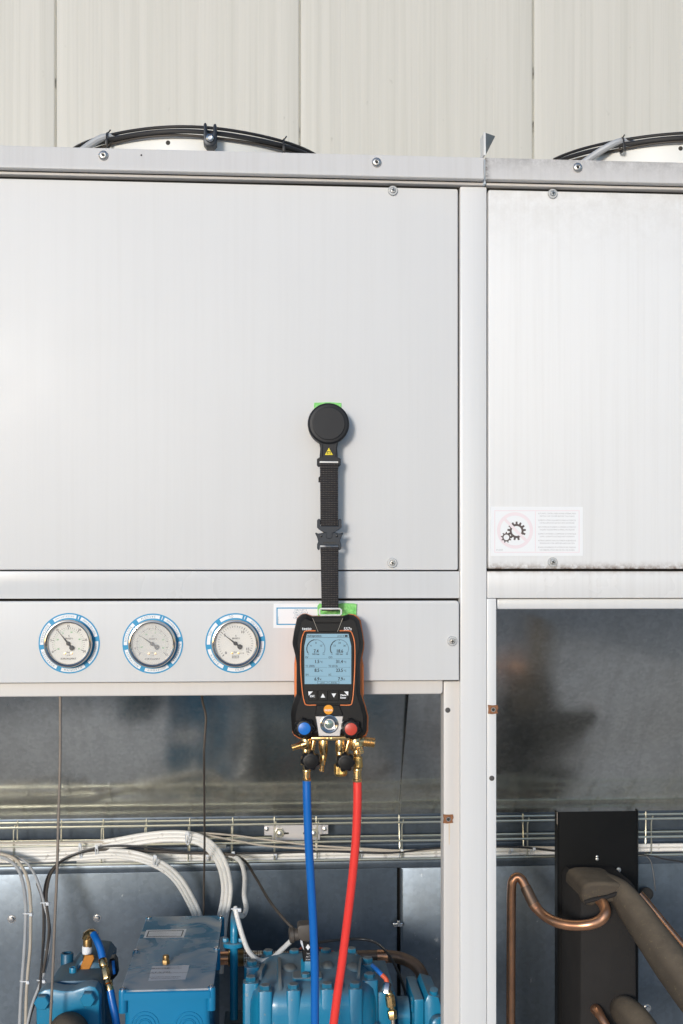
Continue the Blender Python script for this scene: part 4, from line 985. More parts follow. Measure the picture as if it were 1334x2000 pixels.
# latch plate behind the hoses
c = P(578, 1626, .70)
lt = thing('latch_plate', 'small zinc plate with two bolts on the cable tray, behind the blue hose', 'bracket', c)
obj('plate', MB().prism(pxo([(516, 1632), (516, 1612), (531, 1612), (531, 1610), (625, 1608), (625, 1611), (641, 1611), (641, 1629), (625, 1630), (625, 1641), (531, 1642), (531, 1632)], .70), .70, .703, [(.0006, 0), (0, .0006)]), 'brushed', lt)
for u in (521, 634): obj('bolt', MB().lathe([(.0055, 0), (.0055, .003), (.0001, .005)], P(u, 1619, .70), seg=16), 'bolt', lt)
for u in (546, 612):
    c = P(u, 1626, .70); obj('nut', hexa(.0125, c, h=.009, turn=.3), 'zinc', lt); obj('stud', MB().lathe([(.006, 0), (.006, .015), (.0001, .017)], c, seg=16), 'bolt', lt)
for u, s_ in ((559, 1), (597, -1)): obj('slot', MB().box(X(u-5, .699), X(u+5, .699), .6992, .7, Z(u, 1629.5, .699), Z(u, 1626, .699), .0005), 'slot', lt)

# ------------------------------------------------------------------ cables
def offs(pts, o, w0=None):
    out = []; n = len(pts)
    for i, p in enumerate(pts):
        a, b = pts[max(i-1, 0)], pts[min(i+1, n-1)]
        dx, dy = b[0]-a[0], b[1]-a[1]; L = math.hypot(dx, dy) or 1
        out.append((p[0]+dy/L*o, p[1]-dx/L*o, p[2]))
    return out
def cable(lab, pts, rpx, m, grp=None, o=0, dy=0, name='cable'):
    pts = offs(pts, o) if o else pts
    Ym = sum(p[2] for p in pts)/len(pts)
    return solo(name, lab, 'cable', MB().tube([P(u, v, Y+dy) for u, v, Y in pts], M(rpx, Ym), 10, 7), m, grp)
A_ = [(-60, 1654, .675), (60, 1655, .675), (140, 1655, .675), (210, 1650, .66), (280, 1638, .645), (335, 1633, .63), (380, 1637, .62), (412, 1655, .62), (434, 1688, .63), (443, 1728, .655), (441, 1762, .675), (434, 1800, .69), (425, 1900, .70)]
for o, lb, mm, r in ((7.4, 'outermost', 'cable_white', 4.1), (0, 'middle', 'cable_white', 4.3), (-7.6, 'innermost', 'cable_white', 4.0)):
    cable(f'thick white cable arching down beside the blue pipe, {lb} of its three', A_, r, mm, 'thick white cables arching to the terminal box', o, random.uniform(-.004, .004))
B_ = [(-60, 1676, .672), (60, 1676, .67), (150, 1672, .66), (215, 1668, .645), (265, 1673, .62), (310, 1689, .62), (343, 1714, .635), (368, 1752, .66), (388, 1800, .685), (400, 1880, .70)]
for o, lb, r in ((7, 'topmost', 4.0), (-.5, 'middle', 3.2), (-6.5, 'lowest', 3.0)):
    cable(f'white cable bending down behind the terminal box lid, {lb} of its three', B_, r, 'cable_white', 'white cables bending down to the terminal box', o)
for o, lb in ((-9.5, 'under all the others'), (15, 'above the two bundles')):
    cable(f'straight white cable in the left of the tray, {lb}', [(-60, 1668, .69), (60, 1669, .69), (160, 1667, .69), (260, 1662, .685), (360, 1661, .685), (440, 1668, .68)], 4.0, 'cable_white', None, o)
C_ = [(150, 1684, .685), (250, 1682, .685), (340, 1677, .685), (420, 1676, .685), (520, 1674, .685), (620, 1672, .685), (700, 1670, .685), (790, 1669, .685), (870, 1667, .685), (960, 1664, .685), (1090, 1661, .685), (1250, 1656, .685), (1420, 1654, .685)]
cable('long white cable along the tray behind both hoses, upper one', C_, 3.9, 'cable_white', None, 4)
cable('long white cable along the tray behind both hoses, lower one', C_, 3.9, 'cable_white', None, -4)
cable('long greyish cable deepest in the tray behind both hoses', C_, 3.0, 'cable_grey', None, 1, .012)
cable('thin beige cable crossing above the tray cables, upper one', [(-60, 1647, .66), (80, 1646, .66), (200, 1644, .655), (300, 1633, .65), (380, 1627, .645), (450, 1631, .645), (520, 1640, .65), (610, 1651, .655), (720, 1658, .66), (800, 1661, .66), (900, 1654, .665), (1090, 1655, .67)], 1.9, 'cable_beige')
cable('thin beige cable crossing above the tray cables, lower one', [(200, 1648, .655), (300, 1638, .65), (385, 1630, .64), (450, 1640, .64), (520, 1652, .65), (610, 1658, .655), (700, 1660, .66), (800, 1663, .66), (900, 1656, .665)], 2.0, 'cable_beige')
cable('thin black cable running along the tray from the left bundle to the post', [(66, 2080, .50), (76, 1960, .50), (82, 1880, .52), (87, 1820, .55), (87, 1775, .57), (86, 1742, .59), (95, 1708, .62), (118, 1682, .635), (150, 1667, .635), (200, 1654, .635), (260, 1653, .635), (330, 1660, .64), (400, 1666, .645), (520, 1666, .65), (640, 1663, .65), (760, 1666, .655), (860, 1656, .66), (1000, 1654, .66), (1100, 1664, .66)], 2.1, 'cable_black')
cable('black cable sloping from the tray down to the dark plug connector', [(84, 1900, .51), (93, 1850, .52), (96, 1810, .55), (91, 1765, .57), (92, 1735, .59), (102, 1702, .62), (130, 1676, .645), (180, 1661, .645), (260, 1661, .645), (360, 1666, .645), (440, 1668, .63), (476, 1680, .60), (500, 1715, .56), (524, 1756, .50), (550, 1790, .45), (576, 1817, .42)], 2.7, 'cable_brown')
cable('white cable looping over the blue pipe top and into the plug connector', [(420, 1671, .67), (452, 1671, .64), (470, 1684, .58), (478, 1712, .50), (477, 1748, .42), (481, 1774, .38), (474, 1789, .345), (464, 1782, .325), (460, 1774, .315), (463, 1790, .31), (473, 1826, .31), (486, 1858, .315), (507, 1876, .33), (530, 1872, .35), (549, 1856, .37), (570, 1836, .39)], 4.7, 'cable_white')
H_ = [(-50, 1668, .64), (5, 1675, .62), (32, 1693, .60), (45, 1725, .58), (50, 1765, .56), (50, 1805, .55), (48, 1850, .53), (44, 1905, .52), (40, 1965, .50), (36, 2080, .48)]
cable('pale grey cable hanging at the far left, leftmost one', H_, 3.3, 'cable_grey')
cable('pale cream cable hanging at the far left beside the leftmost grey one', [(-50, 1660, .64), (18, 1672, .62), (44, 1695, .60), (56, 1728, .58), (60, 1768, .56), (60, 1800, .55), (59, 1850, .53), (54, 1905, .52), (51, 1965, .50), (49, 2080, .48)], 3.0, 'cable_beige')
cable('thin cream cable next to the dark pair, running into the lower left corner', [(20, 1672, .63), (48, 1682, .62), (66, 1705, .60), (79, 1738, .59), (87, 1768, .57), (97, 1810, .56), (96, 1850, .54), (89, 1890, .52), (77, 1925, .51), (62, 1965, .50), (50, 2020, .49), (44, 2080, .48)], 2.7, 'cable_grey')
cable('speckled dark cable of the hanging pair left of the steel rod', [(72, 1725, .60), (82, 1755, .585), (85, 1790, .57), (84, 1840, .54), (81, 1890, .53), (77, 1918, .52), (70, 1950, .51), (56, 2000, .50), (46, 2080, .49)], 2.2, 'cable_brown')
cable('black lead arching from the plug over the copper elbow', [(600, 1846, .42), (640, 1838, .46), (700, 1834, .48), (735, 1842, .46), (760, 1866, .42), (778, 1900, .38), (792, 1940, .34), (796, 1970, .33)], 2.7, 'cable_black')
cable('thin orange lead behind the compressor bolts', [(556, 1865, .50), (580, 1856, .47), (604, 1849, .44), (640, 1856, .47), (680, 1872, .5)], 2.2, 'red_sheath')
cable('thin dark cord dangling right of the black plate', [(1256, 1668, .66), (1270, 1680, .65), (1276, 1705, .64), (1280, 1740, .63)], 1.2, 'cable_black')
cable('thin black cord lying in the tray right of the black plate', [(1240, 1668, .655), (1275, 1672, .655), (1310, 1680, .66), (1400, 1690, .67)], 1.4, 'cable_black')
def ctie(u, v, Y, hw, hv, lab, m='tie'):
    a, b = M(hw, Y), M(hv, Y); c = P(u, v, Y)
    pts = [c+Vector((math.cos(t)*a*.9, math.sin(t)*-.012, math.sin(t)*b)) if hv > hw else c+Vector((math.cos(t)*a, math.sin(t)*-.010, math.sin(t)*b*.6)) for t in [2*math.pi*k/14 for k in range(15)]]
    mb = MB().tube(pts, .0017, 6, 1, smooth=False, cap=False); q = c+Vector((a*.4 if hv > hw else a*.8, -.011, b*.7 if hv > hw else 0)); mb.box(q.x-.0035, q.x+.0035, q.y-.004, q.y+.003, q.z-.003, q.z+.004, .0008)
    solo('cable_tie', lab, 'cable tie', mb, m)
ctie(157, 1662, .645, 2.5, 17, 'white tie round the whole cable bundle right of the steel rod')
ctie(189, 1664, .645, 2.5, 15, 'white tie round the cable bundle, second right of the steel rod')
ctie(303, 1681, .60, 4, 13, 'white tie round the three cables bending behind the box')
ctie(366, 1637, .60, 4, 15, 'white tie at the crest of the thick cable arch')
ctie(405, 1675, .66, 2, 9, 'white tie on the straight cables just right of the thin dark tube')
ctie(455, 1670, .65, 3, 8, 'white tie where the looping white cable leaves the tray')
ctie(537, 1674, .67, 3, 11, 'white tie on tray cables below the latch plate')
ctie(704, 1671, .67, 3, 12, 'white tie on tray cables right beside the red hose')
ctie(783, 1668, .67, 3.5, 11, 'white tie on tray cables at the wall seam')
ctie(997, 1663, .67, 3, 8, 'white tie on tray cables nearest the main post in the right bay')
ctie(1040, 1662, .67, 3, 8, 'white tie on tray cables just left of the black plate')
ctie(55, 1784, .555, 9, 3, 'upper white tie on the two pale cables at far left')
ctie(49, 1916, .52, 9, 3, 'lower white tie on the two pale cables at far left')
ctie(88, 1763, .575, 8, 3, 'upper white tie on the dark hanging cables')
ctie(81, 1914, .52, 8, 3, 'lower white tie on the dark hanging cables')
ctie(461, 1775, .315, 9, 4, 'white tie holding the looping cable to the blue pipe top')

# thin vertical tubes
solo('steel_rod', 'bare steel rod hanging in front at left, passing the valve flange', 'rod', MB().tube([P(117.5, 1352, .03), P(117.5, 1420, .03), P(117, 1500, .03), P(114, 1600, .03), P(111.5, 1700, .03), P(107, 1800, .03), P(103, 1900, .03), P(97.5, 2020, .03), P(95, 2100, .03)], .0027, 10, 4), 'rod')
solo('dark_tube', 'thin dark kinked tube behind the gauges, ending behind the terminal box', 'tube', MB().tube([P(393, 1345, .30), P(396, 1372, .30), P(402, 1400, .30), P(400, 1440, .30), P(398.5, 1475, .30), P(399, 1560, .40), P(399.5, 1660, .55), P(398, 1740, .66), P(398, 1830, .69)], .0026, 8, 6), 'rod_dark')

# ------------------------------------------------------------------ terminal box
YF = .06; zL = Z(231, 1936, YF); yB = PZ(291, 1790, zL).y; bx0, bx1 = X(232, YF), X(419, YF)
tb = thing('terminal_box', 'blue electrical terminal box with a dusty grey lid', 'electrical box', ((bx0+bx1)/2, (YF+yB)/2, .32))
obj('body', MB().plan(rrect(bx0+.010, bx1-.010, YF+.008, yB-.008, .012, 4), .32, zL-.014, [(.001, 0), (0, .001)]), 'blue_box', tb)
fl = MB().plan(rrect(bx0+.004, bx1-.004, YF, yB, .008, 4), zL-.019, zL-.0035, [(.002, 0), (0, .002)])
obj('rim', fl, 'blue_box', tb)
lid = obj('lid', MB().plan(rrect(bx0+.003, bx1-.003, YF+.004, yB-.002, .008, 4), zL-.0033, zL, [(.0008, 0), (0, .0008)]), 'lid', tb)
def PL(u, v, dz=.0004): return PZ(u, v, zL+dz)
for u, v in ((234, 1933), (415, 1928), (264, 1858), (431, 1853), (291, 1793), (446, 1791)):
    c = PL(u, v, .0); c.x = min(max(c.x, bx0+.007), bx1-.007); c.y = min(max(c.y, YF+.006), yB-.006)
    obj('boss', MB().lathe([(.0085, -.045), (.0085, -.004), (.0075, .0005), (.0001, .0006)], c, (0, 0, 1), 16), 'blue_box', tb)
    k = obj('screw', MB().lathe([(.0050, .0004), (.0050, .0028), (.0038, .0044), (.0001, .0046)], c, (0, 0, 1), 16), 'steel', tb)
lb1 = obj('label_plate', MB().poly([PL(280, 1832), PL(359, 1831), PL(364.5, 1814.5), PL(286, 1816.5)]), 'paper', tb, 'bordered white label at the back of the lid')
def lerpq(a, b, c, d, s, t): return (a*(1-s)+b*s)*(1-t)+(d*(1-s)+c*s)*t
Q1 = [PL(280, 1832, .0008), PL(359, 1831, .0008), PL(364.5, 1814.5, .0008), PL(286, 1816.5, .0008)]
mb = MB()
for (s0, t0_, s1, t1_) in ((.06, .12, .94, .18), (.06, .82, .94, .88), (.06, .18, .085, .82), (.915, .18, .94, .82)):
    mb.quad(lerpq(*Q1, s0, t0_), lerpq(*Q1, s1, t0_), lerpq(*Q1, s1, t1_), lerpq(*Q1, s0, t1_))
k = obj('print', mb, 'ink_dark', tb); k.parent = lb1
mb = MB()
for i, s_ in enumerate(['ATTENZIONE - CAUTION', 'SENSO DI ROTAZIONE OBBLIGATO', 'ROTATION DIRECTION']): mb.text(s_, lerpq(*Q1, .5, .68-.2*i), .0062, right=(1, 0, 0), up=(0, 1, 0), sx=.75 if i == 1 else .8)
k = obj('print', mb, 'ink_grey', tb); k.parent = lb1
Q2 = [PL(289.5, 1916), PL(362, 1913), PL(370, 1885), PL(297, 1887)]
lb2 = obj('label_plate', MB().poly(Q2), 'paper_grey', tb, 'grey-white rating label at the front of the lid')
Q2 = [q+Vector((0, 0, .0004)) for q in Q2]; mb = MB()
up = (Q2[3]-Q2[0]).normalized()
mb.text('FRASCOLD', lerpq(*Q2, .24, .82), .0075, right=(1, 0, 0), up=(0, 1, 0), bold=.0003)
for i, (s_, sx_) in enumerate((('Tensione 400 V', .62), ('MADE IN ITALY', .62), ('C E  N  0432', .28), ('MOTORE TRIFASE - THREE PHASE MOTOR', .45), ('COLLEGAMENTO PART WINDING', .40), ('VEDERE SCHEMA ELETTRICO', .42))):
    mb.text(s_, lerpq(*Q2, sx_, (.88, .78, .55, .48, .22, .12)[i]), .0055 if i != 2 else .009, right=(1, 0, 0), up=(0, 1, 0), sx=.8)
k = obj('print', mb, 'ink_dark', tb); k.parent = lb2
c = PL(324, 1882, 0)
obj('brass_plug', hexa(.0085, c, (0, 0, 1), .009), 'brass_dark', tb)
obj('brass_stem', MB().lathe([(.0065, .009), (.007, .015), (.006, .018), (.0001, .019)], c, (0, 0, 1), 20), 'brass_dark', tb)
for u in (283, 369):
    c = P(u, 2003, YF+.008); mb = MB()
    for r in (.0285, .0215, .0145): mb.lathe([(r, 0), (r-.0006, .0018), (r-.0026, .0018), (r-.0032, 0)], c, (0, -1, 0), 40, cap=False)
    obj('knockout', mb, 'blue_box', tb)
    obj('knockout_disc', MB().lathe([(.0113, 0), (.0108, .0012), (.0001, .0012)], c, (0, -1, 0), 32), 'blue_box', tb)

# ------------------------------------------------------------------ blue riser pipe and its flange
bp_ = thing('blue_riser_pipe', 'blue painted pipe rising between the box and the compressor', 'pipe', P(457, 1990, .33))
obj('riser', MB().tube([P(457, 1990, .33), P(457, 1900, .33), P(457, 1845, .33)], M(7.8, .33), 18, 2), 'blue', bp_)
obj('elbow', MB().tube([P(457, 1845, .33), P(457.5, 1812, .335), P(458, 1795, .35), P(459, 1786, .38), P(460, 1782, .42)], M(7.6, .33), 18, 6), 'blue', bp_)
c = P(455.5, 1842, .33)
mb = MB().plan([(c.x+math.cos(t)*M(19, .33)*(1 if abs(math.cos(t)) < .8 else 1.0), c.y+math.sin(t)*M(13, .33)) for t in [2*math.pi*k/32 for k in range(32)]], c.z-.008, c.z+.002, [(.002, 0), (0, .002)])
obj('flange', mb, 'blue', bp_)
for u in (440.5, 471): obj('bolt', hexa(.007, P(u, 1839, .325), (0, 0, 1), .008), 'blue', bp_)
obj('foot', MB().box(X(438, .36), X(478, .36), .30, .40, Z(457, 2012, .36), Z(457, 1988, .36), .004), 'blue_dark', bp_)

# braided line behind
fl_ = thing('braided_line', 'steel braided line passing behind the blue pipe and compressor head', 'pipe', P(500, 1890, .56))
obj('copper_end', MB().tube([P(400, 1872, .56), P(446, 1871, .56)], M(13, .56), 18, smooth=False), 'copper', fl_)
obj('collar', MB().lathe([(M(15, .56), 0), (M(16, .56), .003), (M(16, .56), M(28, .56)), (M(15, .56), M(30, .56))], P(446, 1871, .56), (1, 0, 0), 24), 'brass_dark', fl_)
obj('braid', MB().tube([P(474, 1871, .56), P(520, 1872, .56), P(600, 1873, .56), P(640, 1874, .56)], M(14.5, .56), 20, 4), 'braid', fl_)

# ------------------------------------------------------------------ compressor
zh = Z(600, 1932, .15)
cp = thing('compressor', 'blue painted compressor with bolted cylinder head', 'compressor', (PZ(610, 1932, zh).x, .26, .12))
cx0, cx1 = PZ(484, 1932, zh).x, PZ(742, 1932, zh).x; cy0 = .145; cy1 = PZ(600, 1850, zh).y
obj('crankcase', MB().plan(rrect(cx0-.02, cx1+.03, cy0-.02, cy1+.06, .03, 4), .12, .44, [(.01, 0), (0, .01)]), 'blue_dark', cp)
hd = MB().plan(rrect(cx0+.002, cx1-.002, cy0-.006, cy1-.004, .062, 7), .40, zh-.004, [(.054, -.009), (.036, -.006), (.016, .002), (.006, .012), (.0015, .03), (0, .05)])
head = obj('cylinder_head', hd, 'blue', cp, ang=50)
gk = obj('head_flange', MB().plan(rrect(cx0-.002, cx1+.002, cy0-.010, cy1, .06, 6), .38, zh-.085, [(.004, 0), (0, .004)]), 'blue', cp)
bolts = [(490, 1917, 0), (518, 1934, 1), (573, 1932, 1), (639, 1930, 1), (694, 1929, 1), (722, 1911, 0), (718, 1880, 2), (686, 1861, 2), (637, 1863, 2), (575, 1864, 2), (524, 1865, 2), (492, 1886, 0)]
for u, v, kd in bolts:
    c = PZ(u, v, zh); r = .0115
    # pillar under each bolt
    if kd == 1: ol = rrect(c.x-.0145, c.x+.0145, c.y-.013, c.y+.02, .005, 3)
    elif kd == 2: ol = rrect(c.x-.014, c.x+.014, c.y-.016, c.y+.016, .006, 3)
    else: ol = rrect(c.x-.017, c.x+.017, c.y-.016, c.y+.016, .007, 3)
    obj('bolt_pillar', MB().plan(ol, .40, zh+.001, [(.0018, 0), (.0005, .0006), (0, .002)]), 'blue' if kd != 2 else 'blue_dusty', cp)
    obj('bolt_washer', MB().lathe([(r*1.12, 0), (r*1.1, .0015), (r, .0016)], c+Vector((0, 0, .001)), (0, 0, 1), 24), 'blue_dusty', cp)
    obj('bolt_head', hexa(r*1.02, c+Vector((0, 0, .0024)), (0, 0, 1), .0095, random.uniform(0, 1)), 'blue_dusty', cp)
# ridges over the head
for (ua, va, ub_, vb, wd) in ((547, 1922, 545, 1868, .007), (667, 1920, 662, 1868, .006), (505, 1905, 517, 1880, .009), (700, 1908, 705, 1868, .006)):
    a, b = PZ(ua, va, zh+.008), PZ(ub_, vb, zh+.008); d = (b-a).normalized(); q = Vector((d.y, -d.x, 0))
    rings = []
    for p, hh, ww in ((a-d*.012, -.03, wd*1.3), (a, -.004, wd*1.2), (a*.7+b*.3, .003, wd), (a*.2+b*.8, .003, wd), (b, -.002, wd)):
        rings.append([p-q*ww*1.5+Vector((0, 0, -.03)), p-q*ww*.45+Vector((0, 0, hh)), p+q*ww*.45+Vector((0, 0, hh)), p+q*ww*1.5+Vector((0, 0, -.03))])
    obj('head_rib', MB().loft(rings), 'blue_dusty', cp, ang=60)
for (u, v, rx, ry) in ((566, 1895, .022, .03), (640, 1890, .02, .03), (690, 1893, .021, .03)):
    c = PZ(u, v, zh); mb = MB()
    ol = [(c.x+rx*math.cos(t), c.y+ry*math.sin(t)) for t in [2*math.pi*k/28 for k in range(28)]]
    obj('head_dome', mb.plan(ol, zh-.03, zh+.010, [(.014, 0), (.008, .002), (.002, .009), (0, .016)]), 'blue_dusty', cp, ang=60)
# centre boss carrying the solenoid
c = PZ(602, 1912, zh)
obj('boss', MB().lathe([(.031, -.14), (.031, -.010), (.029, -.004), (.026, 0), (.024, .004), (.0001, .004)], c, (0, 0, 1), 36), 'blue', cp)
obj('boss_flange', MB().plan(rrect(c.x-.034, c.x+.030, c.y-.022, c.y+.022, .008, 3), c.z-.006, c.z+.010, [(.002, 0), (0, .002)]), 'blue_dusty', cp)
obj('bolt_head', hexa(.0095, PZ(600, 1904, zh+.010)+Vector((-.004, -.01, 0)), (0, 0, 1), .008), 'blue_dusty', cp)
obj('hex_base', hexa(.017, c+Vector((.002, .012, .010)), (0, 0, 1), .030, .2), 'blue', cp)
sv = thing('solenoid_coil', 'black solenoid coil with white marks standing on the compressor head', 'solenoid', PZ(602, 1884, zh+.03))
Ys = c.y-.002
obj('coil_body', MB().prism(pxo([(592, 1879), (588, 1838), (614, 1836), (624, 1842), (622, 1880)], Ys), Ys, Ys+.035, [(.002, 0), (0, .002)]), 'black_plastic', sv)
Yt_ = Ys-.0004
mb = MB().poly([P(597, 1850, Yt_), P(601.5, 1856, Yt_), P(606, 1850, Yt_), P(601.5, 1844, Yt_)]); mb.text('ALCO', P(603, 1868, Yt_), M(4, Ys), rot=.1); mb.text('24V', P(602, 1862.5, Yt_), M(3.6, Ys)); mb.text('50/60Hz', P(603, 1874, Yt_), M(3.6, Ys))
obj('print', mb, 'ink_white', sv)
obj('side_label', MB().prism(pxo([(586.5, 1825), (589.5, 1833), (594, 1856), (590, 1849), (587, 1842)], Ys-.001), Ys-.001, Ys+.001), 'paper_grey', sv)
obj('din_plug', MB().prism(pxo([(581, 1812), (585, 1808), (606, 1806), (614, 1812), (614, 1838), (600, 1840), (588, 1838), (582, 1830)], Ys-.006), Ys-.006, Ys+.03, [(.003, 0), (.0008, .0008), (0, .003)]), 'cable_brown', sv)
cg = P(584, 1825, Ys+.008); d = P(564, 1827, Ys+.008)-cg
mb = MB().lathe([(.0125, 0), (.0125, d.length*.45), (.0165, d.length*.5), (.017, d.length*.85), (.0145, d.length*.95), (.009, d.length)], cg, d, 28, lambda th, i: 1-(.05*(1+math.cos(10*th))/2 if 2 <= i <= 3 else 0))
obj('cable_gland', mb, 'cable_brown', sv)

# copper discharge elbow on the right
el = thing('copper_elbow_pipe', 'dull copper pipe bending down right of the compressor', 'pipe', P(835, 1950, .45))
obj('pipe', MB().tube([P(660, 1868, .52), P(700, 1868, .52), P(760, 1868, .51), P(788, 1873, .50), P(812, 1886, .48), P(826, 1908, .46), P(833, 1940, .45)], M(12, .5), 20, 8), 'copper_dull', el)
obj('bright_sleeve', MB().tube([P(737, 1867.5, .512), P(757, 1867.5, .51)], M(12.8, .51), 24, smooth=False), 'copper', el)
# service valve group at the right
rv = thing('service_valve', 'blue service valve and flange at the right end of the compressor', 'valve', P(800, 2000, .25))
def pbox(u0, v1, u1, v0, Y0, Y1, bev=.003): return MB().box(X(u0, Y0), X(u1, Y0), Y0, Y1, Z(u0, v1, Y0), Z(u0, v0, Y0), bev)
obj('mounting_block', pbox(736, 2080, 772, 1938, .20, .40), 'blue', rv)
obj('cylinder', MB().lathe([(.034, 0), (.037, .002), (.037, .028), (.034, .030)], P(772, 1980, .27), (1, 0, 0), 40), 'blue', rv)
for v in (1948, 1962): obj('bolt_head', hexa(.009, P(803, v+6, .235), (1, 0, 0), .008), 'blue', rv)
obj('flange_plate', pbox(809, 2080, 828, 1952, .20, .34), 'blue', rv)
obj('valve_body', MB().prism(pxo([(831, 2080), (828, 1960), (836, 1942), (858, 1948), (868, 1985), (870, 2080)], .20), .20, .33, [(.006, 0), (.002, .002), (0, .006)]), 'blue', rv)
obj('pipe_socket', MB().tube([P(833, 1932, .42), P(836, 1952, .38), P(840, 1972, .30)], M(13.5, .42), 20, 4), 'blue', rv)
obj('valve_stem', MB().lathe([(.0125, 0), (.0125, .02), (.009, .022), (.009, .034), (.0001, .035)], P(846, 1958, .22), (0, -.35, 1), 20), 'blue', rv)
obj('valve_cap', hexa(.012, P(846, 1951, .215), (0, -.35, 1), .008), 'blue', rv)
obj('round_port', MB().lathe([(.017, 0), (.019, .004), (.019, .02), (.014, .024), (.0001, .025)], P(853, 1996, .20), (.2, -1, 0), 28), 'blue', rv)
# pressure tap with sheathed lead
pt = thing('pressure_tap', 'brass and nickel pressure tap with red and blue sheathed lead', 'fitting', P(768, 2000, .17))
obj('blue_sheath', MB().tube([P(728, 1886, .22), P(736, 1894, .2), P(747, 1905, .19)], M(4.5, .19), 12, 4), 'cap_blue', pt)
obj('red_sheath', MB().tube([P(746, 1904, .19), P(753, 1911, .185), P(757, 1921, .18)], M(4.6, .19), 12, 4), 'red_sheath', pt)
obj('nickel_nut', MB().lathe([(.008, 0), (.009, .003), (.009, .018), (.0075, .022)], P(757, 1920, .18), P(754, 1940, .17)-P(757, 1920, .18), 6), 'steel', pt)
for (a, b, r, sg_) in (((758, 1938), (763, 1945), 6.5, 20), ((761, 1944), (764, 1966), 9.5, 6), ((764, 1965), (766, 1974), 5.5, 20), ((765, 1973), (767, 1990), 9, 6), ((767, 1990), (770, 2030), 4, 16)):
    fit_ = MB(); A, B = P(*a, .17), P(*b, .17); fit_.lathe([(M(r, .17)*.92, 0), (M(r, .17), .001), (M(r, .17), (B-A).length-.001), (M(r, .17)*.9, (B-A).length)], A, B-A, sg_)
    obj('brass_fitting', fit_, 'brass' if r > 5 else 'rod', pt)

# ------------------------------------------------------------------ suction valve at the left
lv = thing('suction_valve', 'blue flanged suction valve with two hex bolts at lower left', 'valve', P(140, 2060, .12))
obj('rear_plate', MB().prism(pxo([(92, 2100), (90, 1935), (100, 1922), (118, 1916), (188, 1914), (202, 1922), (206, 1945), (208, 2100)], .13), .13, .24, [(.004, 0), (.001, .001), (0, .004)]), 'blue_dark', lv)
obj('flange', MB().prism(pxo([(72, 2100), (70, 1975), (69, 1955), (75, 1940), (86, 1933), (100, 1931), (120, 1935), (142, 1935), (160, 1929), (174, 1925), (186, 1928), (193, 1938), (195, 1955), (194, 1975), (198, 2100)], .08), .08, .115, [(.005, 0), (.0015, .0015), (0, .005)]), 'blue', lv)
for u, v in ((84, 1954), (173, 1948)):
    c = P(u, v, .08); obj('hex_bolt', hexa(.0155, c, (0, -1, 0), .016, .25), 'blue', lv, ang=20)
obj('insulated_pipe', MB().tube([P(134, 2016, .12), P(134, 2018, .06), P(133, 2026, .01), P(131, 2050, -.02), P(129, 2110, -.03)], .040, 32, 8), 'foam', lv)
obj('valve_body', MB().prism(pxo([(112, 1930), (125, 1905), (150, 1880), (165, 1862), (205, 1868), (216, 1882), (212, 1935)], .24), .20, .34, [(.01, 0), (.003, .003), (0, .01)]), 'blue_dark', lv)
def port(u, v0, v1, r, Y, m): 
    A, B = P(u, v0, Y), P(u, v1, Y); L = (A-B).length; a = M(r, Y)
    return MB().lathe([(a*1.15, 0), (a*1.15, L*.3), (a, L*.35), (a, L-.002), (a*.9, L), (a*.66, L), (a*.6, L-.02), (.0001, L-.02)], B, (0, 0, 1), 28)
obj('port', port(131, 1861, 1915, 12, .26, 0), 'blue_dark', lv); obj('port', port(212, 1860, 1900, 11, .30, 0), 'blue_dark', lv)
obj('stub', port(142.5, 1889, 1912, 7, .18, 0), 'blue', lv)
obj('amber_patch', MB().prism(pxo([(153, 1898), (161, 1904), (170, 1903), (184, 1872), (182, 1866), (166, 1866)], .1965), .1965, .2005, [(.001, 0), (0, .001)]), 'yellow_sticker', lv)
obj('brass_stem', MB().lathe([(.0085, 0), (.0085, .012), (.0095, .014), (.0095, .02)], P(170, 1873, .22), (0, 0, 1), 20), 'brass_dark', lv)
obj('thread_tape', MB().lathe([(.0098, 0), (.0104, .004), (.0102, .012), (.0096, .016)], P(170, 1862, .22), (0, 0, 1), 20), 'tape_white', lv)
obj('brass_neck', MB().lathe([(.0092, 0), (.0092, .020), (.0078, .023)], P(171, 1849, .22), (0, 0, 1), 20), 'brass_dark', lv)
obj('brass_nut', hexa(.0105, P(171, 1832, .22), (.1, 0, 1), .012, .3), 'brass', lv)
obj('brass_elbow', MB().tube([P(168, 1832, .22), P(172, 1824, .21), P(180, 1822, .20), P(186, 1828, .195)], .0085, 16, 5), 'brass', lv)
obj('handle', MB().prism(pxo([(214, 1874), (222, 1872), (227, 1880), (229, 1905), (220, 1915), (213, 1916), (210, 1895)], .19), .19, .22, [(.003, 0), (0, .003)]), 'black_plastic', lv)
obj('handle_inlay', MB().prism(pxo([(218, 1877), (223.5, 1876), (226, 1902), (221, 1904)], .1895), .1885, .192, [(.0008, 0), (0, .0008)]), 'hose_blue', lv)
lh = thing('short_blue_hose', 'short blue charging hose with brass coupling at the lower left valve', 'hose', P(232, 2050, .12))
obj('tube', MB().tube([P(183, 1824, .195), P(190, 1838, .18), P(197, 1856, .17), P(201, 1876, .16)], .0078, 18, 6), 'hose_blue', lh)
obj('tube', MB().tube([P(215, 1934, .12), P(219, 1955, .115), P(225, 1985, .11), P(231, 2030, .11), P(236, 2090, .11)], .0080, 18, 6), 'hose_blue', lh)
path = [(200, 1873, .16), (203, 1888, .15), (205, 1891, .148), (209, 1912, .135), (211, 1918, .13), (212, 1922, .127), (216, 1942, .12)]
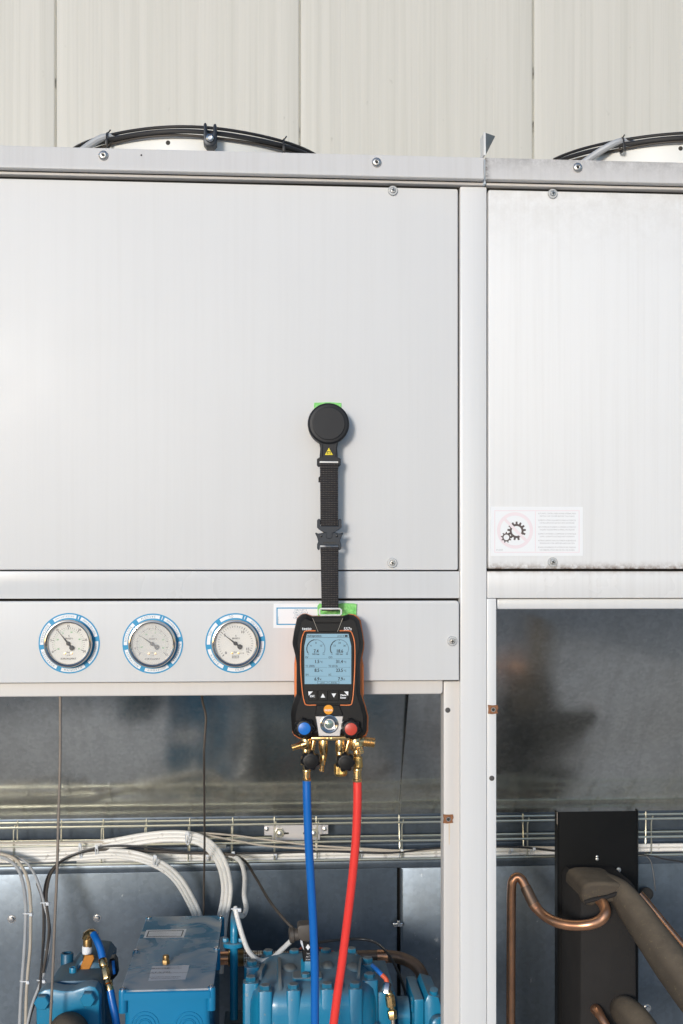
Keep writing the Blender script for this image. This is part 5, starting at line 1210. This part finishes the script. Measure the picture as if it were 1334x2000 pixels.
for i, (r, sg_) in enumerate(((8.2, 12), (5, 18), (7.6, 6), (5.6, 18), (8.0, 20), (7.6, 12))):
    A, B = P(*path[i]), P(*path[i+1]); L = (B-A).length; r_ = M(r, .14)
    obj('brass_coupling', MB().lathe([(r_*.9, 0), (r_, L*.1), (r_, L*.9), (r_*.9, L)], A, B-A, sg_), 'brass', lh)

# bolts on the back wall
for i, (u, v) in enumerate(((22.5, 1795), (189.5, 1793), (1264, 1969))):
    c = P(u, v, YB-.0005)
    obj('bolt', MB().lathe([(.0105, 0), (.0105, .001), (.007, .001), (.007, .006), (.006, .008), (.0001, .0085)], c, seg=20), 'steel', cab)

# ------------------------------------------------------------------ heat exchanger in the right bay
YX = .50
bk_ = thing('black_support_plate', 'tall matt black sheet metal support standing before the tray at right', 'support plate', P(1170, 2150, YX))
zx1 = Z(1170, 1585, YX); xa, xb = X(1089.5, YX), X(1250, YX)
pr2 = [(xa+.002, YX+.03), (xa, YX+.03), (xa, YX+.004), (xa+.004, YX), (xb-.014, YX), (xb-.005, YX+.003), (xb, YX+.012), (xb, YX+.03), (xb-.002, YX+.03), (xb-.002, YX+.013), (xb-.006, YX+.005), (xb-.014, YX+.002), (xa+.005, YX+.002), (xa+.002, YX+.005)]
obj('sheet', MB().loft([[(x, y, .10) for x, y in pr2], [(x, y, zx1) for x, y in pr2]]), 'black_sheet', bk_)
obj('bent_tab', MB().box(xa-.0016, xa-.0002, YX+.001, YX+.006, zx1-.03, zx1, 0), 'rod', bk_)
for u, v, r in ((1166, 1673, .0032), (1166, 1678, .0042), (1208, 1699, .0065), (1124, 1702, .004)): obj('screw', MB().lathe([(r, 0), (r*.9, .002), (.0001, .003)], P(u, v, YX), seg=14), 'bolt', bk_)
obj('steel_lug', MB().box(X(1102.5, YX), X(1111.5, YX), YX-.003, YX, Z(1107, 1856, YX), Z(1107, 1823, YX), .001), 'steel', bk_)
obj('lug_nut', hexa(.006, P(1108, 1841, YX-.003), h=.004), 'bolt', bk_)
hx = thing('foam_covered_exchanger', 'dark foam covered plate heat exchanger fixed to the black support', 'heat exchanger', P(1190, 2150, .34))
obj('foam_block', MB().prism(pxo([(1133, 2200), (1132, 1990), (1133, 1740), (1140, 1725), (1236, 1725), (1244, 1735), (1248, 2200)], .34), .34, YX-.0006, [(.012, 0), (.004, .004), (0, .012)]), 'foam_dark', hx)
obj('foam_cap', MB().prism(pxo([(1137, 1752), (1138, 1738), (1144, 1729), (1155, 1725), (1180, 1724), (1208, 1726), (1228, 1734), (1243, 1750), (1244, 1764), (1216, 1768), (1192, 1764), (1170, 1766), (1156, 1772), (1148, 1770), (1140, 1764)], .32), .32, .46, [(.009, 0), (.004, .003), (.001, .008), (0, .014)]), 'foam', hx, ang=70)
obj('tape_band', MB().tube([P(1142, 1762, .322), P(1160, 1757, .317), P(1185, 1752, .317), P(1210, 1744, .317), P(1236, 1740, .322)], .005, 10, 5), 'foam_dark', hx)
solo('insulated_pipe', 'fat brown foam insulated pipe slanting from the exchanger out of the lower right edge', 'insulated pipe', MB().tube([P(1184, 1726, .415), P(1212, 1745, .345), P(1240, 1782, .29), P(1275, 1832, .23), P(1312, 1884, .17), P(1350, 1935, .11), P(1400, 2000, .04)], [.026, .030, .035, .038, .041, .042, .042], 32, 8), 'foam')
solo('insulated_pipe', 'lower foam insulated pipe end at the bottom edge right of the small copper stub', 'insulated pipe', MB().tube([P(1214, 1966, .36), P(1222, 1975, .32), P(1245, 2000, .27), P(1300, 2080, .18)], [.026, .034, .036, .037], 32, 8), 'foam')
cpA = [(997, 2120, .40), (997.5, 2000, .40), (998, 1880, .40), (998.5, 1780, .40), (999, 1742, .40), (1001, 1722, .40), (1009, 1713, .40), (1019, 1718, .395), (1028, 1736, .385), (1040, 1762, .37), (1058, 1784, .35), (1084, 1800, .32), (1115, 1807, .30), (1148, 1806, .285), (1171, 1798, .285), (1182, 1784, .29), (1179, 1768, .31), (1168, 1755, .33), (1160, 1750, .35)]
ch = thing('copper_pipe', 'bright copper pipe hooking over and curving into the dark exchanger', 'pipe', P(997, 2120, .40))
obj('tube', MB().tube([P(*p) for p in cpA], [.0106, .0106, .0108, .0115, .0122, .012], 20, 8), 'copper', ch)
obj('brazed_sleeve', MB().tube([P(1026, 1732, .387), P(1034, 1749, .378), P(1043, 1767, .367)], .0128, 20, 5), 'copper_dull', ch)
obj('brazed_sleeve', MB().tube([P(1041, 1764, .369), P(1049, 1775, .36)], .0124, 20, 3), 'copper', ch)
solo('copper_pipe', 'thinner copper pipe running behind the fat insulated pipe to the right edge', 'pipe', MB().tube([P(1250, 1746, .47), P(1262, 1760, .46), P(1290, 1794, .44), P(1330, 1842, .41), P(1390, 1910, .37)], .0088, 16, 6), 'copper')
solo('copper_stub', 'short discoloured copper stub low on the dark exchanger', 'pipe', MB().tube([P(1162, 1970, .345), P(1166, 1974, .325), P(1176, 1990, .30), P(1192, 2020, .28), P(1200, 2060, .27)], [.012, .012, .0095, .0095, .0095], 18, 6), 'copper')
solo('grey_grommet', 'dark round plug on the wall just right of the black plate', 'plug', MB().lathe([(.017, 0), (.017, .008), (.012, .012), (.0001, .012)], P(1262, 1745, .735), seg=24), 'cable_brown')

# lettering and tick marks are too small to pick apart one by one
for o in bpy.data.objects:
    if o.name.split('.')[0] == 'print' and o.parent: o['kind'] = 'stuff'
